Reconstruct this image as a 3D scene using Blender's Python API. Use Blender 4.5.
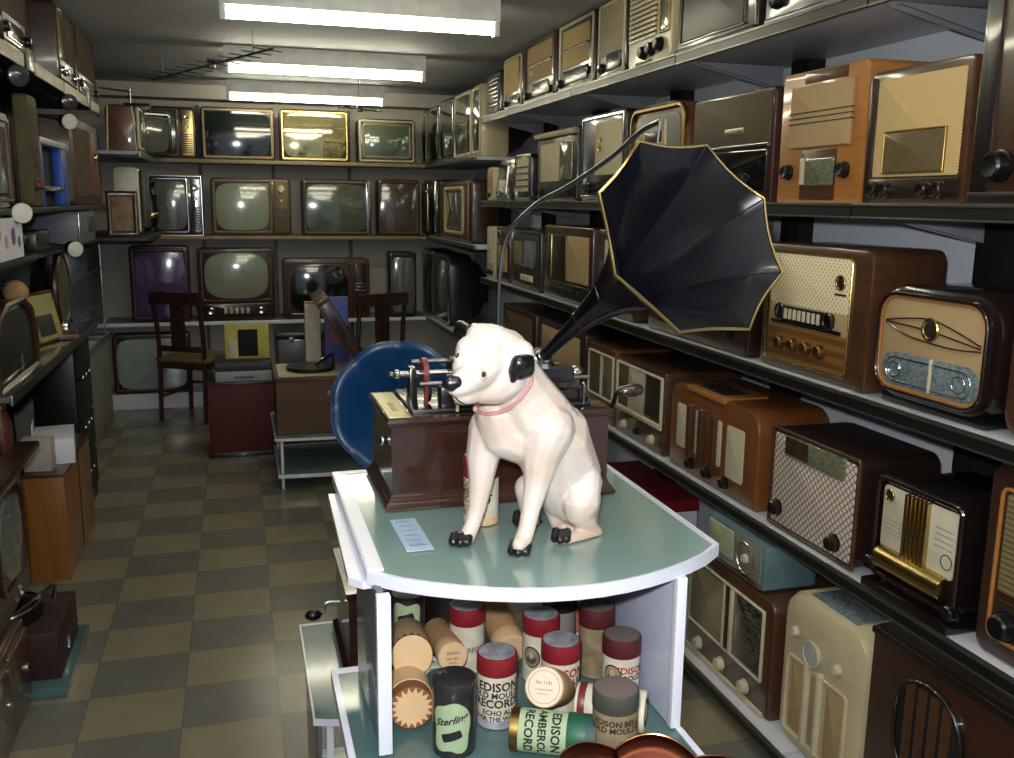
import bpy, bmesh, math, random
from mathutils import Vector, Matrix, Euler
from mathutils.bvhtree import BVHTree
PI = math.pi
random.seed(7)
S = bpy.context.scene
COL = S.collection
for _o in list(bpy.data.objects): bpy.data.objects.remove(_o)

# ------------------------------------------------------------------ camera
F_PX, PW, PH = 920.0, 1014, 758
yaw, pitch, roll = math.radians(16.3), math.radians(10.9), math.radians(0.7)
CP = Vector((0, 0, 1.6))
fw = Vector((math.sin(yaw)*math.cos(pitch), math.cos(yaw)*math.cos(pitch), -math.sin(pitch)))
rt0 = Vector((math.cos(yaw), -math.sin(yaw), 0)); up0 = rt0.cross(fw)
rt = math.cos(roll)*rt0 + math.sin(roll)*up0
up = -math.sin(roll)*rt0 + math.cos(roll)*up0
cd = bpy.data.cameras.new('camera'); cam = bpy.data.objects.new('camera', cd); COL.objects.link(cam)
cd.sensor_width = 36; cd.lens = F_PX/PW*36; cd.clip_start = .02
m = Matrix((rt, up, -fw)).transposed().to_4x4(); m.translation = CP; cam.matrix_world = m
S.camera = cam

# ------------------------------------------------------------------ light / exposure
w = bpy.data.worlds.new('world'); S.world = w; w.use_nodes = True
w.node_tree.nodes['Background'].inputs[0].default_value = (.62, .75, 1, 1)
w.node_tree.nodes['Background'].inputs[1].default_value = .55
FLASH_W = 100.0          # the camera's flash
fl = bpy.data.lights.new('camera_flash', 'POINT'); fl.energy = FLASH_W; fl.shadow_soft_size = .022; fl.color = (1, .99, 1)
flo = bpy.data.objects.new('camera_flash', fl); COL.objects.link(flo); flo.location = CP + up*.075 - rt*.03
TUBE = 26.0
S.view_settings.view_transform = 'Standard'; S.view_settings.look = 'None'
S.view_settings.exposure = 0.0; S.view_settings.gamma = 1.0; S.view_settings.use_curve_mapping = False

# ------------------------------------------------------------------ materials
def lin(c):
    return tuple(((v/255)/12.92 if v/255 <= .04045 else ((v/255+.055)/1.055)**2.4) for v in c) + (1,)
MATS = {}
def mat(name, col, rough=.5, metal=0, coat=0, noise=None, bump=0, spec=.5, emit=None, trans=0, ior=1.45):
    """noise=(second colour, scale, stretch xyz, contrast)"""
    if name in MATS: return MATS[name]
    M = bpy.data.materials.new(name); M.use_nodes = True; nt = M.node_tree; b = nt.nodes['Principled BSDF']
    b.inputs['Base Color'].default_value = lin(col); b.inputs['Roughness'].default_value = rough
    b.inputs['Metallic'].default_value = metal; b.inputs['Coat Weight'].default_value = coat
    b.inputs['Coat Roughness'].default_value = .08
    b.inputs['Specular IOR Level'].default_value = spec; b.inputs['Transmission Weight'].default_value = trans
    b.inputs['IOR'].default_value = ior
    if emit: b.inputs['Emission Color'].default_value = lin(emit[0]); b.inputs['Emission Strength'].default_value = emit[1]
    if noise is None and not emit and not trans:
        noise = (tuple(int(v*.86) for v in col), 14, (1, 1, 1), .5)
    if noise:
        c2, sc, st, con = noise
        tc = nt.nodes.new('ShaderNodeTexCoord'); mp = nt.nodes.new('ShaderNodeMapping'); mp.inputs['Scale'].default_value = st
        n = nt.nodes.new('ShaderNodeTexNoise'); n.inputs['Scale'].default_value = sc; n.inputs['Detail'].default_value = 5
        r = nt.nodes.new('ShaderNodeValToRGB'); r.color_ramp.elements[0].position = .5-con/2; r.color_ramp.elements[1].position = .5+con/2
        r.color_ramp.elements[0].color = lin(col); r.color_ramp.elements[1].color = lin(c2)
        nt.links.new(tc.outputs['Object'], mp.inputs[0]); nt.links.new(mp.outputs[0], n.inputs[0])
        nt.links.new(n.outputs[0], r.inputs[0]); nt.links.new(r.outputs[0], b.inputs['Base Color'])
        if bump:
            bp = nt.nodes.new('ShaderNodeBump'); bp.inputs['Strength'].default_value = bump; bp.inputs['Distance'].default_value = .002
            nt.links.new(n.outputs[0], bp.inputs['Height']); nt.links.new(bp.outputs[0], b.inputs['Normal'])
    MATS[name] = M; return M
def wood(name, c1, c2, coat=.5, rough=.35, axis='x', sc=9):
    st = {'x': (.35, 3, 6), 'z': (6, 3, .35), 'y': (4, .35, 4)}[axis]
    return mat(name, c1, rough, coat=coat, noise=(c2, sc, st, .55), bump=.05)
def weave(name, c1, c2, sc=160, rough=.85, rot=.785, bump=.3, stretch=(1, 1, 1), wire=False):
    if name in MATS: return MATS[name]
    M = mat(name, c1, rough, noise=(c2, 30, (1, 1, 1), .6)); nt = M.node_tree; b = nt.nodes['Principled BSDF']
    tc = nt.nodes.new('ShaderNodeTexCoord'); mp = nt.nodes.new('ShaderNodeMapping')
    mp.inputs['Rotation'].default_value = (0, rot, 0); mp.inputs['Scale'].default_value = stretch
    nt.links.new(tc.outputs['Object'], mp.inputs[0])
    facs = []
    for ax in ('X', 'Z'):
        wv = nt.nodes.new('ShaderNodeTexWave'); wv.bands_direction = ax; wv.inputs['Scale'].default_value = sc/6.28
        wv.inputs['Distortion'].default_value = .3
        nt.links.new(mp.outputs[0], wv.inputs[0]); facs.append(wv.outputs['Fac'])
    mx = nt.nodes.new('ShaderNodeMath'); mx.operation = 'MAXIMUM' if wire else 'MULTIPLY'
    nt.links.new(facs[0], mx.inputs[0]); nt.links.new(facs[1], mx.inputs[1])
    rp = nt.nodes.new('ShaderNodeValToRGB')
    rp.color_ramp.elements[0].position = .78 if wire else .1; rp.color_ramp.elements[1].position = .95 if wire else .8
    rp.color_ramp.elements[0].color = lin(c1); rp.color_ramp.elements[1].color = lin(c2)
    nt.links.new(mx.outputs[0], rp.inputs[0]); nt.links.new(rp.outputs[0], b.inputs['Base Color'])
    return M
def stripes(name, c1, c2, sc, ax='X', rough=.6, metal=0, wavy=0):
    if name in MATS: return MATS[name]
    M = mat(name, c1, rough, metal, noise=(c2, 30, (1, 1, 1), .6)); nt = M.node_tree; b = nt.nodes['Principled BSDF']
    tc = nt.nodes.new('ShaderNodeTexCoord'); wv = nt.nodes.new('ShaderNodeTexWave'); wv.bands_direction = ax
    wv.inputs['Scale'].default_value = sc/6.28; wv.inputs['Distortion'].default_value = wavy
    rp = nt.nodes.new('ShaderNodeValToRGB'); rp.color_ramp.elements[0].position = .4; rp.color_ramp.elements[1].position = .6
    rp.color_ramp.elements[0].color = lin(c1); rp.color_ramp.elements[1].color = lin(c2)
    nt.links.new(tc.outputs['Object'], wv.inputs[0]); nt.links.new(wv.outputs['Fac'], rp.inputs[0]); nt.links.new(rp.outputs[0], b.inputs['Base Color'])
    return M

W_DARK = wood('walnut_dark', (44, 28, 20), (28, 17, 12))
W_RED = wood('mahogany', (62, 35, 24), (43, 24, 16))
W_MID = wood('walnut', (82, 52, 32), (58, 36, 22))
W_LIGHT = wood('honey_wood', (172, 116, 58), (146, 94, 44))
W_ORANGE = wood('orange_wood', (122, 74, 34), (98, 58, 26), axis='z')
W_ORH = wood('orange_wood_flat', (104, 64, 36), (80, 48, 26))
W_VERT = wood('walnut_upright', (70, 42, 26), (50, 30, 18), axis='z')
W_BLACK = wood('ebonised_wood', (26, 17, 13), (16, 11, 9))
BAKE = mat('bakelite', (30, 17, 15), .22, coat=.7, noise=((24, 13, 12), 7, (1, 1, 1), .7))
BAKEB = mat('bakelite_black', (20, 15, 15), .22, coat=.7)
CREAM = mat('cream_plastic', (196, 184, 150), .35, coat=.3, noise=((178, 164, 128), 9, (1, 1, 1), .6))
IVORY = mat('ivory_trim', (205, 196, 164), .4)
BLACKP = mat('black_plastic', (16, 16, 17), .3)
BLACKM = mat('black_matte', (14, 14, 15), .8)
GREYP = mat('grey_plastic', (92, 94, 92), .5)
CHROME = mat('chrome', (200, 202, 205), .16, metal=1)
STEEL = mat('dull_steel', (140, 142, 145), .35, metal=1)
GOLD = mat('brass', (206, 182, 118), .25, metal=1)
GOLDD = mat('aged_brass', (150, 122, 70), .38, metal=1)
SCR = mat('crt_glass', (142, 150, 126), .12, coat=1, noise=((130, 140, 118), 4, (1, 1, 1), .9))
SCRG = mat('crt_glass_green', (86, 98, 80), .1, coat=1)
SCRD = mat('crt_glass_dark', (24, 34, 28), .07, coat=1)
SCRGREY = mat('crt_glass_grey', (104, 106, 102), .1, coat=1)
SCRP = mat('crt_glass_purple', (84, 62, 108), .12, coat=1)
SCRM = mat('mirror_glass_gold', (176, 166, 116), .06, metal=.75, coat=1)
GLD = mat('dial_glass_dark', (34, 30, 24), .28, coat=.25, noise=((52, 46, 36), 60, (1, .2, 4), .3))
GLG = mat('dial_glass_green', (84, 92, 74), .12, coat=1, noise=((120, 122, 96), 45, (1, .2, 5), .3))
GLB = mat('dial_glass_bluegrey', (84, 98, 104), .12, coat=1, noise=((126, 140, 142), 55, (2, 1, 3), .3))
FAB = weave('speaker_cloth_beige', (176, 150, 108), (132, 108, 72), 500)
FABG = weave('speaker_cloth_gold', (206, 180, 124), (140, 110, 62), 400)
FABD = weave('speaker_cloth_brown', (88, 68, 48), (60, 44, 32), 900)
FABL = weave('speaker_cloth_pale', (196, 186, 158), (160, 148, 120), 900)
FABX = weave('speaker_cloth_diamond', (206, 194, 180), (112, 90, 80), 127, wire=True)
FABH = weave('speaker_cloth_honeycomb', (232, 218, 180), (172, 150, 106), 165)
WOODSPK = weave('speaker_cloth_wire', (160, 150, 122), (90, 80, 60), 220, wire=True)
WHITE = mat('white_paint', (225, 228, 235), .35, noise=((212, 216, 226), 5, (1, 1, 1), .8))
WHITEP = mat('white_laminate', (212, 214, 224), .25, coat=.3, noise=((204, 208, 220), 4, (1, 1, 1), .8))
LAV = mat('grey_laminate', (182, 188, 206), .3, coat=.4, noise=((174, 180, 200), 4, (1, 1, 1), .8))
GREYLAM = mat('dark_grey_laminate', (92, 95, 104), .3, coat=.4, noise=((84, 86, 94), 4, (1, 1, 1), .8))
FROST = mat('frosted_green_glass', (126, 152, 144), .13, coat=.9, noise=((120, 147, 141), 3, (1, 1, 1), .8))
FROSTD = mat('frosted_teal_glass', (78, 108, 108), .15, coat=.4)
RED = mat('maroon_lid', (128, 26, 36), .5, noise=((108, 20, 30), 40, (1, 1, 1), .6))
DRED = mat('dark_maroon_lid', (84, 24, 30), .55, noise=((64, 20, 26), 40, (1, 1, 1), .6))
CARD = mat('brown_cardboard', (176, 136, 92), .85, noise=((150, 112, 74), 25, (1, 1, 1), .7), bump=.1)
CARDL = mat('pale_cardboard', (206, 176, 136), .85, noise=((190, 156, 114), 25, (1, 1, 1), .7))
CARDD = mat('dark_cardboard', (128, 82, 46), .85)
PAPER = mat('aged_label_paper', (206, 202, 186), .8, noise=((176, 168, 146), 45, (1, 1, 1), .5))
PAPERD = mat('browned_label_paper', (150, 134, 102), .8, noise=((104, 88, 64), 45, (1, 1, 1), .5))
SILV = mat('worn_silver_top', (170, 172, 176), .5, noise=((110, 112, 118), 50, (1, 1, 1), .4))
DARKTIN = mat('black_tin', (30, 30, 32), .4, coat=.3, noise=((44, 42, 42), 40, (1, 1, 1), .5))
GREENL = mat('pale_green_label', (156, 174, 140), .7, noise=((136, 158, 122), 30, (1, 1, 1), .6))
GREEND = mat('dark_green_band', (24, 84, 60), .5)
INK = mat('black_ink', (24, 22, 22), .7)
INKR = mat('red_ink', (140, 34, 24), .7)
INKG = mat('grey_ink', (110, 106, 100), .8)
COPPER = mat('polished_copper', (118, 66, 50), .28, metal=1, noise=((76, 40, 32), 6, (1, 1, 3), .6))
HORNB = mat('black_japanned_metal', (3, 4, 7), .25, coat=.3, noise=((8, 10, 18), 26, (1, 1, 1), .35), bump=.03)
BLUEM = mat('blue_enamel', (18, 72, 124), .3, coat=.2, noise=((14, 62, 110), 8, (1, 1, 1), .6))
BLUEG = mat('blue_grey_paint', (98, 124, 128), .4)
IRON = mat('black_cast_iron', (20, 20, 22), .25, coat=.4)
REDM = mat('red_enamel', (112, 48, 46), .4)
BLUEP = mat('bright_blue_plastic', (20, 70, 170), .4)

# ------------------------------------------------------------------ mesh helpers
def link(o): COL.objects.link(o); return o
def obj(name, bm, m, parent=None, label=None, smooth=True, kind=None):
    me = bpy.data.meshes.new(name)
    bmesh.ops.recalc_face_normals(bm, faces=bm.faces[:])
    bm.to_mesh(me); bm.free()
    o = bpy.data.objects.new(name, me); link(o)
    if m: me.materials.append(m)
    if smooth:
        me.polygons.foreach_set('use_smooth', [True]*len(me.polygons))
        for p_ in me.polygons:
            if len(p_.vertices) > 6: p_.use_smooth = False
        try: me.set_sharp_from_angle(angle=math.radians(38))
        except Exception: pass
    if parent: o.parent = parent
    if label: o['label'] = label
    if kind: o['kind'] = kind
    return o
def thing(name, label, cat, loc=(0, 0, 0), rz=0, group=None, mtx=None):
    o = bpy.data.objects.new(name, None); link(o); o.empty_display_size = .05
    if mtx is not None: o.matrix_world = mtx
    else: o.location = loc; o.rotation_euler = (0, 0, rz)
    o['label'] = label; o['category'] = cat
    if group: o['group'] = group
    return o
def tag(o, label, cat, group=None):
    o['label'] = label; o['category'] = cat
    if group: o['group'] = group
    return o
def BM(): return bmesh.new()
def add_box(bm, x0, x1, y0, y1, z0, z1, bev=0, mtx=None):
    r = bmesh.ops.create_cube(bm, size=1); vs = r['verts']
    for v in vs: v.co = Vector(((x0+x1)/2+v.co.x*(x1-x0), (y0+y1)/2+v.co.y*(y1-y0), (z0+z1)/2+v.co.z*(z1-z0)))
    es = list({e for v in vs for e in v.link_edges})
    if mtx is not None:
        for v in vs: v.co = mtx @ v.co
    if bev: bmesh.ops.bevel(bm, geom=es, offset=bev, segments=2, affect='EDGES', profile=.6)
    return bm
def box(*a, **k): return add_box(BM(), *a, **k)
def loops(bm, rings, closed=True, cap0=True, cap1=True):
    vr = [[bm.verts.new(p) for p in r] for r in rings]
    n = len(vr[0])
    for a, b in zip(vr, vr[1:]):
        for i in range(n if closed else n-1):
            j = (i+1) % n
            try: bm.faces.new((a[i], a[j], b[j], b[i]))
            except ValueError: pass
    if cap0: bm.faces.new(vr[0][::-1])
    if cap1: bm.faces.new(vr[-1])
    return bm
def rrect(x0, z0, x1, z1, r, n=4):
    """rounded rectangle, r a number or (bl, br, tr, tl)"""
    if not isinstance(r, (tuple, list)): r = (r,)*4
    mx = min(x1-x0, z1-z0)/2*.999
    r = [max(.0002, min(v, mx)) for v in r]
    P = []
    for (cx, cz, a0, rr) in ((x0+r[0], z0+r[0], PI, r[0]), (x1-r[1], z0+r[1], 1.5*PI, r[1]), (x1-r[2], z1-r[2], 0, r[2]), (x0+r[3], z1-r[3], .5*PI, r[3])):
        for i in range(n+1):
            a = a0+i*PI/2/n; P.append((cx+rr*math.cos(a), cz+rr*math.sin(a)))
    return P
def slab(bm, prof, y0, y1, bev=.002):
    """extrude an x-z outline from y1 (back) to y0 (front) with a rounded front edge"""
    cx = sum(p[0] for p in prof)/len(prof); cz = sum(p[1] for p in prof)/len(prof)
    X0 = min(p[0] for p in prof); X1 = max(p[0] for p in prof); Z0 = min(p[1] for p in prof); Z1 = max(p[1] for p in prof)
    mx, mz = (X0+X1)/2, (Z0+Z1)/2; hw, hh = max((X1-X0)/2, 1e-4), max((Z1-Z0)/2, 1e-4)
    def ins(d): return [(mx+(p[0]-mx)*max(.02, (hw-d)/hw), mz+(p[1]-mz)*max(.02, (hh-d)/hh)) for p in prof]
    rg = []
    for y, d in ((y1, 0), (y0+bev, 0), (y0+bev*.3, bev*.3), (y0, bev)):
        rg.append([(p[0], y, p[1]) for p in ins(d)])
    return loops(bm, rg)
def panel(x0, z0, x1, z1, y0, y1, r=.0, bev=.0015): return slab(BM(), rrect(x0, z0, x1, z1, r), y0, y1, bev)
def ring(bm, x0, z0, x1, z1, r, bw, y0, y1):
    o = rrect(x0, z0, x1, z1, r); rr = r if not isinstance(r, (tuple, list)) else max(r)
    i = rrect(x0+bw, z0+bw, x1-bw, z1-bw, max(rr-bw, .0005) if not isinstance(r, (tuple, list)) else tuple(max(v-bw, .0005) for v in r))
    n = len(o); e = min(bw*.3, .004)
    def mixp(t): return [(a[0]*(1-t)+b[0]*t, a[1]*(1-t)+b[1]*t) for a, b in zip(o, i)]
    seq = [(0, y1), (0, y0+e), (.25, y0), (.75, y0), (1, y0+e), (1, y1)]
    vr = [[bm.verts.new((p[0], y, p[1])) for p in mixp(t)] for t, y in seq]
    for k in range(len(vr)):
        a, b = vr[k], vr[(k+1) % len(vr)]
        for q in range(n): bm.faces.new((a[q], a[(q+1) % n], b[(q+1) % n], b[q]))
    return bm
def lathe(bm, prof, mtx=None, n=24, cap=True):
    """prof: (radius, height along +z)"""
    rg = []
    for r, z in prof:
        rg.append([Vector((r*math.cos(2*PI*i/n), r*math.sin(2*PI*i/n), z)) for i in range(n)])
    if mtx is not None: rg = [[mtx @ p for p in q] for q in rg]
    return loops(bm, rg, cap0=cap, cap1=cap)
def zto(d, o=(0, 0, 0)):
    """matrix taking +z to direction d at o"""
    q = Vector((0, 0, 1)).rotation_difference(Vector(d).normalized()); m_ = q.to_matrix().to_4x4(); m_.translation = Vector(o); return m_
def rod(bm, a, b, r, n=10, r2=None):
    a, b = Vector(a), Vector(b); L = (b-a).length; r2 = r if r2 is None else r2
    return lathe(bm, [(r, 0), (r2, L)], zto(b-a, a), n)
def tube(bm, pts, rad, n=8, closed=False, cap=True):
    pts = [Vector(p) for p in pts]; N = len(pts)
    rg = []; nrm = None
    for i, p in enumerate(pts):
        if closed: t = (pts[(i+1) % N]-pts[i-1]).normalized()
        else: t = (pts[min(i+1, N-1)]-pts[max(i-1, 0)]).normalized()
        if nrm is None: nrm = t.orthogonal().normalized()
        nrm = (nrm-t*nrm.dot(t)).normalized(); bn = t.cross(nrm)
        r = rad[i] if isinstance(rad, (list, tuple)) else rad
        rg.append([p+(nrm*math.cos(2*PI*k/n)+bn*math.sin(2*PI*k/n))*r for k in range(n)])
    if closed:
        # align last ring to first
        rg.append(rg[0]); vr = [[bm.verts.new(q) for q in r_] for r_ in rg[:-1]]; vr.append(vr[0])
        for a, b in zip(vr, vr[1:]):
            for k in range(n): bm.faces.new((a[k], a[(k+1) % n], b[(k+1) % n], b[k]))
        return bm
    return loops(bm, rg, cap0=cap, cap1=cap)
def spline(pts, n=8):
    P = [Vector(p) for p in pts]; P = [P[0]*2-P[1]]+P+[P[-1]*2-P[-2]]; out = []
    for i in range(1, len(P)-2):
        for k in range(n):
            t = k/n; a, b, c, d = P[i-1], P[i], P[i+1], P[i+2]
            out.append(.5*((2*b)+(c-a)*t+(2*a-5*b+4*c-d)*t*t+(3*b-a-3*c+d)*t**3))
    out.append(P[-2]); return out
def add_sphere(bm, c, r, sc=(1, 1, 1), seg=12, mtx=None):
    res = bmesh.ops.create_uvsphere(bm, u_segments=seg, v_segments=max(6, seg*2//3), radius=1)
    for v in res['verts']:
        p = Vector((v.co.x*sc[0]*r, v.co.y*sc[1]*r, v.co.z*sc[2]*r))
        if mtx is not None: p = mtx @ p
        v.co = p+Vector(c)
    return bm
_TXT = {}
def text_bm(s, size=1.0, bold=0.0, align='CENTER'):
    """filled letters in the x-z plane, facing -y"""
    cu = bpy.data.curves.new('letters', 'FONT'); cu.body = s; cu.size = size; cu.align_x = align; cu.align_y = 'CENTER'
    cu.offset = bold*size; cu.resolution_u = 2
    o = bpy.data.objects.new('letters', cu); link(o)
    dg = bpy.context.evaluated_depsgraph_get()
    me = bpy.data.meshes.new_from_object(o.evaluated_get(dg))
    bm = BM(); bm.from_mesh(me)
    for v in bm.verts: v.co = Vector((v.co.x, 0, v.co.y))
    bpy.data.objects.remove(o); bpy.data.curves.remove(cu); bpy.data.meshes.remove(me)
    return bm
def merge(dst, src, f=None):
    mp = {}
    for v in src.verts: mp[v] = dst.verts.new(f(v.co) if f else v.co)
    for fc in src.faces:
        try: dst.faces.new([mp[v] for v in fc.verts])
        except ValueError: pass
    src.free(); return dst
def flat_obj(name, bm, m, parent):
    me = bpy.data.meshes.new(name); bm.to_mesh(me); bm.free(); o = bpy.data.objects.new(name, me); link(o); me.materials.append(m); o.parent = parent
    return o

# ------------------------------------------------------------------ front-panel kit for radios and televisions
def knob_bm(bm, x, z, r, y=-.0, L=None):
    L = L or r*1.1
    mt = zto((0, -1, 0), (x, y, z))
    return lathe(bm, [(r*1.15, 0), (r*1.15, L*.2), (r, L*.25), (r*.92, L*.85), (r*.75, L), (r*.3, L*.93)], mt, 14)
def screen_bm(x0, z0, x1, z1, y, bulge, p=4.0):
    """bulging picture tube face with superellipse outline"""
    bm = BM(); cx, cz, a, b = (x0+x1)/2, (z0+z1)/2, (x1-x0)/2, (z1-z0)/2
    n = 40; rg = []
    for t in (1.0, .97, .85, .7, .5, .3, .12):
        r_ = []
        for i in range(n):
            th = 2*PI*i/n; c_, s_ = math.cos(th), math.sin(th)
            q = (abs(c_)**p+abs(s_)**p)**(-1/p)
            r_.append((cx+a*c_*q*t, y-bulge*(1-(c_*q*t)**2*.55-(s_*q*t)**2*.45), cz+b*s_*q*t))
        rg.append(r_)
    rg.insert(0, [(p_[0], y+.012, p_[2]) for p_ in rg[0]])
    return loops(bm, rg)
def build(T, w_, h, els):
    """els in fractions of the front: x 0..1 left to right, z 0..1 bottom to top"""
    X = lambda f: (f-.5)*w_
    Z = lambda f: f*h
    for e in els:
        k = e[0]
        if k == 'p':      # panel: name x0 z0 x1 z1 r mat t
            _, nm, x0, z0, x1, z1, r, m_, t = e[:9]
            obj(nm, panel(X(x0), Z(z0), X(x1), Z(z1), -t, .004, r*h, min(t*.6, .004)), m_, T, e[9] if len(e) > 9 else None)
        elif k == 'r':    # ring: name x0 z0 x1 z1 r bw mat t
            _, nm, x0, z0, x1, z1, r, bw, m_, t = e
            obj(nm, ring(BM(), X(x0), Z(z0), X(x1), Z(z1), r*h, bw*h, -t, .003), m_, T)
        elif k == 'k':    # knob: x z r mat [name]
            obj(e[5] if len(e) > 5 else 'knob', knob_bm(BM(), X(e[1]), Z(e[2]), e[3]*h, -.001), e[4], T)
        elif k == 'd':    # disc: name x z r mat t
            _, nm, x, z, r, m_, t = e
            obj(nm, lathe(BM(), [(r*h, -.003), (r*h, t*.7), (r*h*.94, t), (r*h*.1, t*1.15)], zto((0, -1, 0), (X(x), 0, Z(z))), 28), m_, T)
        elif k == 'o':    # round ring: name x z r bw mat t
            _, nm, x, z, r, bw, m_, t = e
            pts = [(X(x)+r*h*math.cos(a*PI/14), -t, Z(z)+r*h*math.sin(a*PI/14)) for a in range(28)]
            obj(nm, tube(BM(), pts, bw*h, 6, closed=True), m_, T)
        elif k == 'b':    # bars: name x0 z0 x1 z1 n dir fill mat t
            _, nm, x0, z0, x1, z1, n, dr, fill, m_, t = e
            if nm in ('pushbutton', 'key', 'fin') and n > 1:
                for i in range(n):
                    s_ = (x1-x0)/n; a = x0+s_*i
                    obj(nm, slab(BM(), rrect(X(a), Z(z0), X(a+s_*fill), Z(z1), .001), -t, .003, .001), m_, T)
                continue
            bm = BM()
            for i in range(n):
                if dr == 'h':
                    s_ = (z1-z0)/n; a = z0+s_*i
                    slab(bm, rrect(X(x0), Z(a), X(x1), Z(a+s_*fill), .001), -t, .003, .001)
                else:
                    s_ = (x1-x0)/n; a = x0+s_*i
                    slab(bm, rrect(X(a), Z(z0), X(a+s_*fill), Z(z1), .001), -t, .003, .001)
            obj(nm, bm, m_, T)
        elif k == 's':    # screen: x0 z0 x1 z1 mat bulge t
            _, x0, z0, x1, z1, m_, bl = e[:7]
            obj('screen', screen_bm(X(x0), Z(z0), X(x1), Z(z1), -.002, bl*h, e[7] if len(e) > 7 else 4.5), m_, T)
        elif k == 'l':    # line: name pts radius mat
            _, nm, pts, r, m_, t = e
            obj(nm, tube(BM(), spline([(X(a), -t, Z(b)) for a, b in pts], 6), r*h, 6), m_, T)
def body(T, w_, h, d, m_, r=.02, bev=.006, name='cabinet', back=None, taper=0, foot=None):
    prof = rrect(-w_/2, 0, w_/2, h, r, 5)
    bm = BM(); hw = w_/2
    def ins(q): return [(p[0]*(hw-q)/hw, h/2+(p[1]-h/2)*(h/2-q)/(h/2)) for p in prof]
    seq = [(0, bev), (bev*.3, bev*.3), (bev, 0), (d*.92 if taper == 0 else d*.45, 0)]
    seq += [(d-.002, 0.002), (d, .004)] if taper == 0 else [(d*.5, .01)]
    loops(bm, [[(p[0], y, p[1]) for p in ins(q)] for y, q in seq])
    c = obj(name, bm, m_, T)
    if taper:
        bm = BM(); rg = []
        for t, s_ in ((0, .9), (.5, .72), (.8, .45), (1, .4)):
            rg.append([(p[0]*s_, d*.48+d*.5*t, max(.004, h/2+(p[1]-h/2)*s_)) for p in prof])
        loops(bm, rg); obj('back_cover', bm, BLACKM, T)
    return c
def device(name, label, cat, w_, h, d, m_, els, loc, rz, group=None, r=.02, bev=.006, taper=0, tilt=0):
    T = thing(name, label, cat, loc, rz, group)
    if tilt: T.rotation_euler = (tilt, 0, rz)
    body(T, w_, h, d, m_, r, bev, taper=taper)
    build(T, w_, h, els)
    return T
RW, LW = -PI/2, PI/2
def rradio(label, y1, y0, z, h, d, m_, els, X=1.52, group='radios on the right wall shelves', rz=0, name='table_radio', cat='radio', **k):
    """front faces the aisle (-x); y1 far end, y0 near end"""
    return device(name, label, cat, y1-y0, h, d, m_, els, (X, (y0+y1)/2, z), RW+rz, group, **k)

# ------------------------------------------------------------------ setting
def struct(name, bm, m_, smooth=False):
    o = obj(name, bm, m_, None, None, smooth); o['kind'] = 'structure'; return o
XR, XL, YB, YF, ZC = 1.95, -1.55, 7.75, -2.4, 2.43
def floor_mat():
    M = bpy.data.materials.new('checker_floor'); M.use_nodes = True; nt = M.node_tree; b = nt.nodes['Principled BSDF']
    tc = nt.nodes.new('ShaderNodeTexCoord'); mp = nt.nodes.new('ShaderNodeMapping'); mp.inputs['Scale'].default_value = (1/.2965, 1/.2525, 1); mp.inputs['Location'].default_value = (.225/.2965, -2.744/.2525+40, .5)
    ck = nt.nodes.new('ShaderNodeTexChecker'); ck.inputs['Scale'].default_value = 1
    ck.inputs['Color1'].default_value = lin((146, 137, 114)); ck.inputs['Color2'].default_value = lin((120, 119, 109))
    n = nt.nodes.new('ShaderNodeTexNoise'); n.inputs['Scale'].default_value = 7; n.inputs['Detail'].default_value = 6
    mx = nt.nodes.new('ShaderNodeMix'); mx.data_type = 'RGBA'; mx.blend_type = 'MULTIPLY'; mx.inputs[0].default_value = .35
    br = nt.nodes.new('ShaderNodeTexBrick'); br.offset = 0; br.inputs['Scale'].default_value = 1
    br.inputs['Brick Width'].default_value = 1; br.inputs['Row Height'].default_value = 1; br.inputs['Mortar Size'].default_value = .008
    br.inputs['Color1'].default_value = br.inputs['Color2'].default_value = (1, 1, 1, 1); br.inputs['Mortar'].default_value = (.72, .74, .74, 1)
    m2 = nt.nodes.new('ShaderNodeMix'); m2.data_type = 'RGBA'; m2.blend_type = 'MULTIPLY'; m2.inputs[0].default_value = 1
    L = nt.links.new
    L(tc.outputs['Object'], mp.inputs[0]); L(mp.outputs[0], ck.inputs[0]); L(mp.outputs[0], br.inputs[0]); L(tc.outputs['Object'], n.inputs[0])
    L(ck.outputs[0], mx.inputs[6]); L(n.outputs[0], mx.inputs[7]); L(mx.outputs[2], m2.inputs[6]); L(br.outputs[0], m2.inputs[7]); L(m2.outputs[2], b.inputs['Base Color'])
    b.inputs['Roughness'].default_value = .22; b.inputs['Specular IOR Level'].default_value = .5
    return M
struct('floor', box(XL-.1, XR+.1, YF, YB+.1, -.05, 0), floor_mat())
struct('ceiling', box(XL-.1, XR+.1, YF, YB+.1, ZC, ZC+.05), mat('grey_ceiling_paint', (186, 187, 188), .75, noise=((178, 179, 182), 2, (1, 1, 1), .8)))
WALLM = mat('blue_grey_wall_paint', (232, 240, 246), .6, noise=((224, 234, 242), 2.5, (1, 1, 1), .8))
struct('wall_right', box(XR, XR+.1, YF, YB, 0, ZC), WALLM)
struct('wall_back', box(XL-.1, XR+.1, YB, YB+.1, 0, ZC), mat('beige_grey_wall', (184, 178, 168), .7, noise=((174, 168, 158), 2.5, (1, 1, 1), .8)))
struct('wall_left', box(XL-.1, XL, YF, YB, 0, ZC), mat('dark_left_wall', (50, 52, 56), .7))
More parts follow.
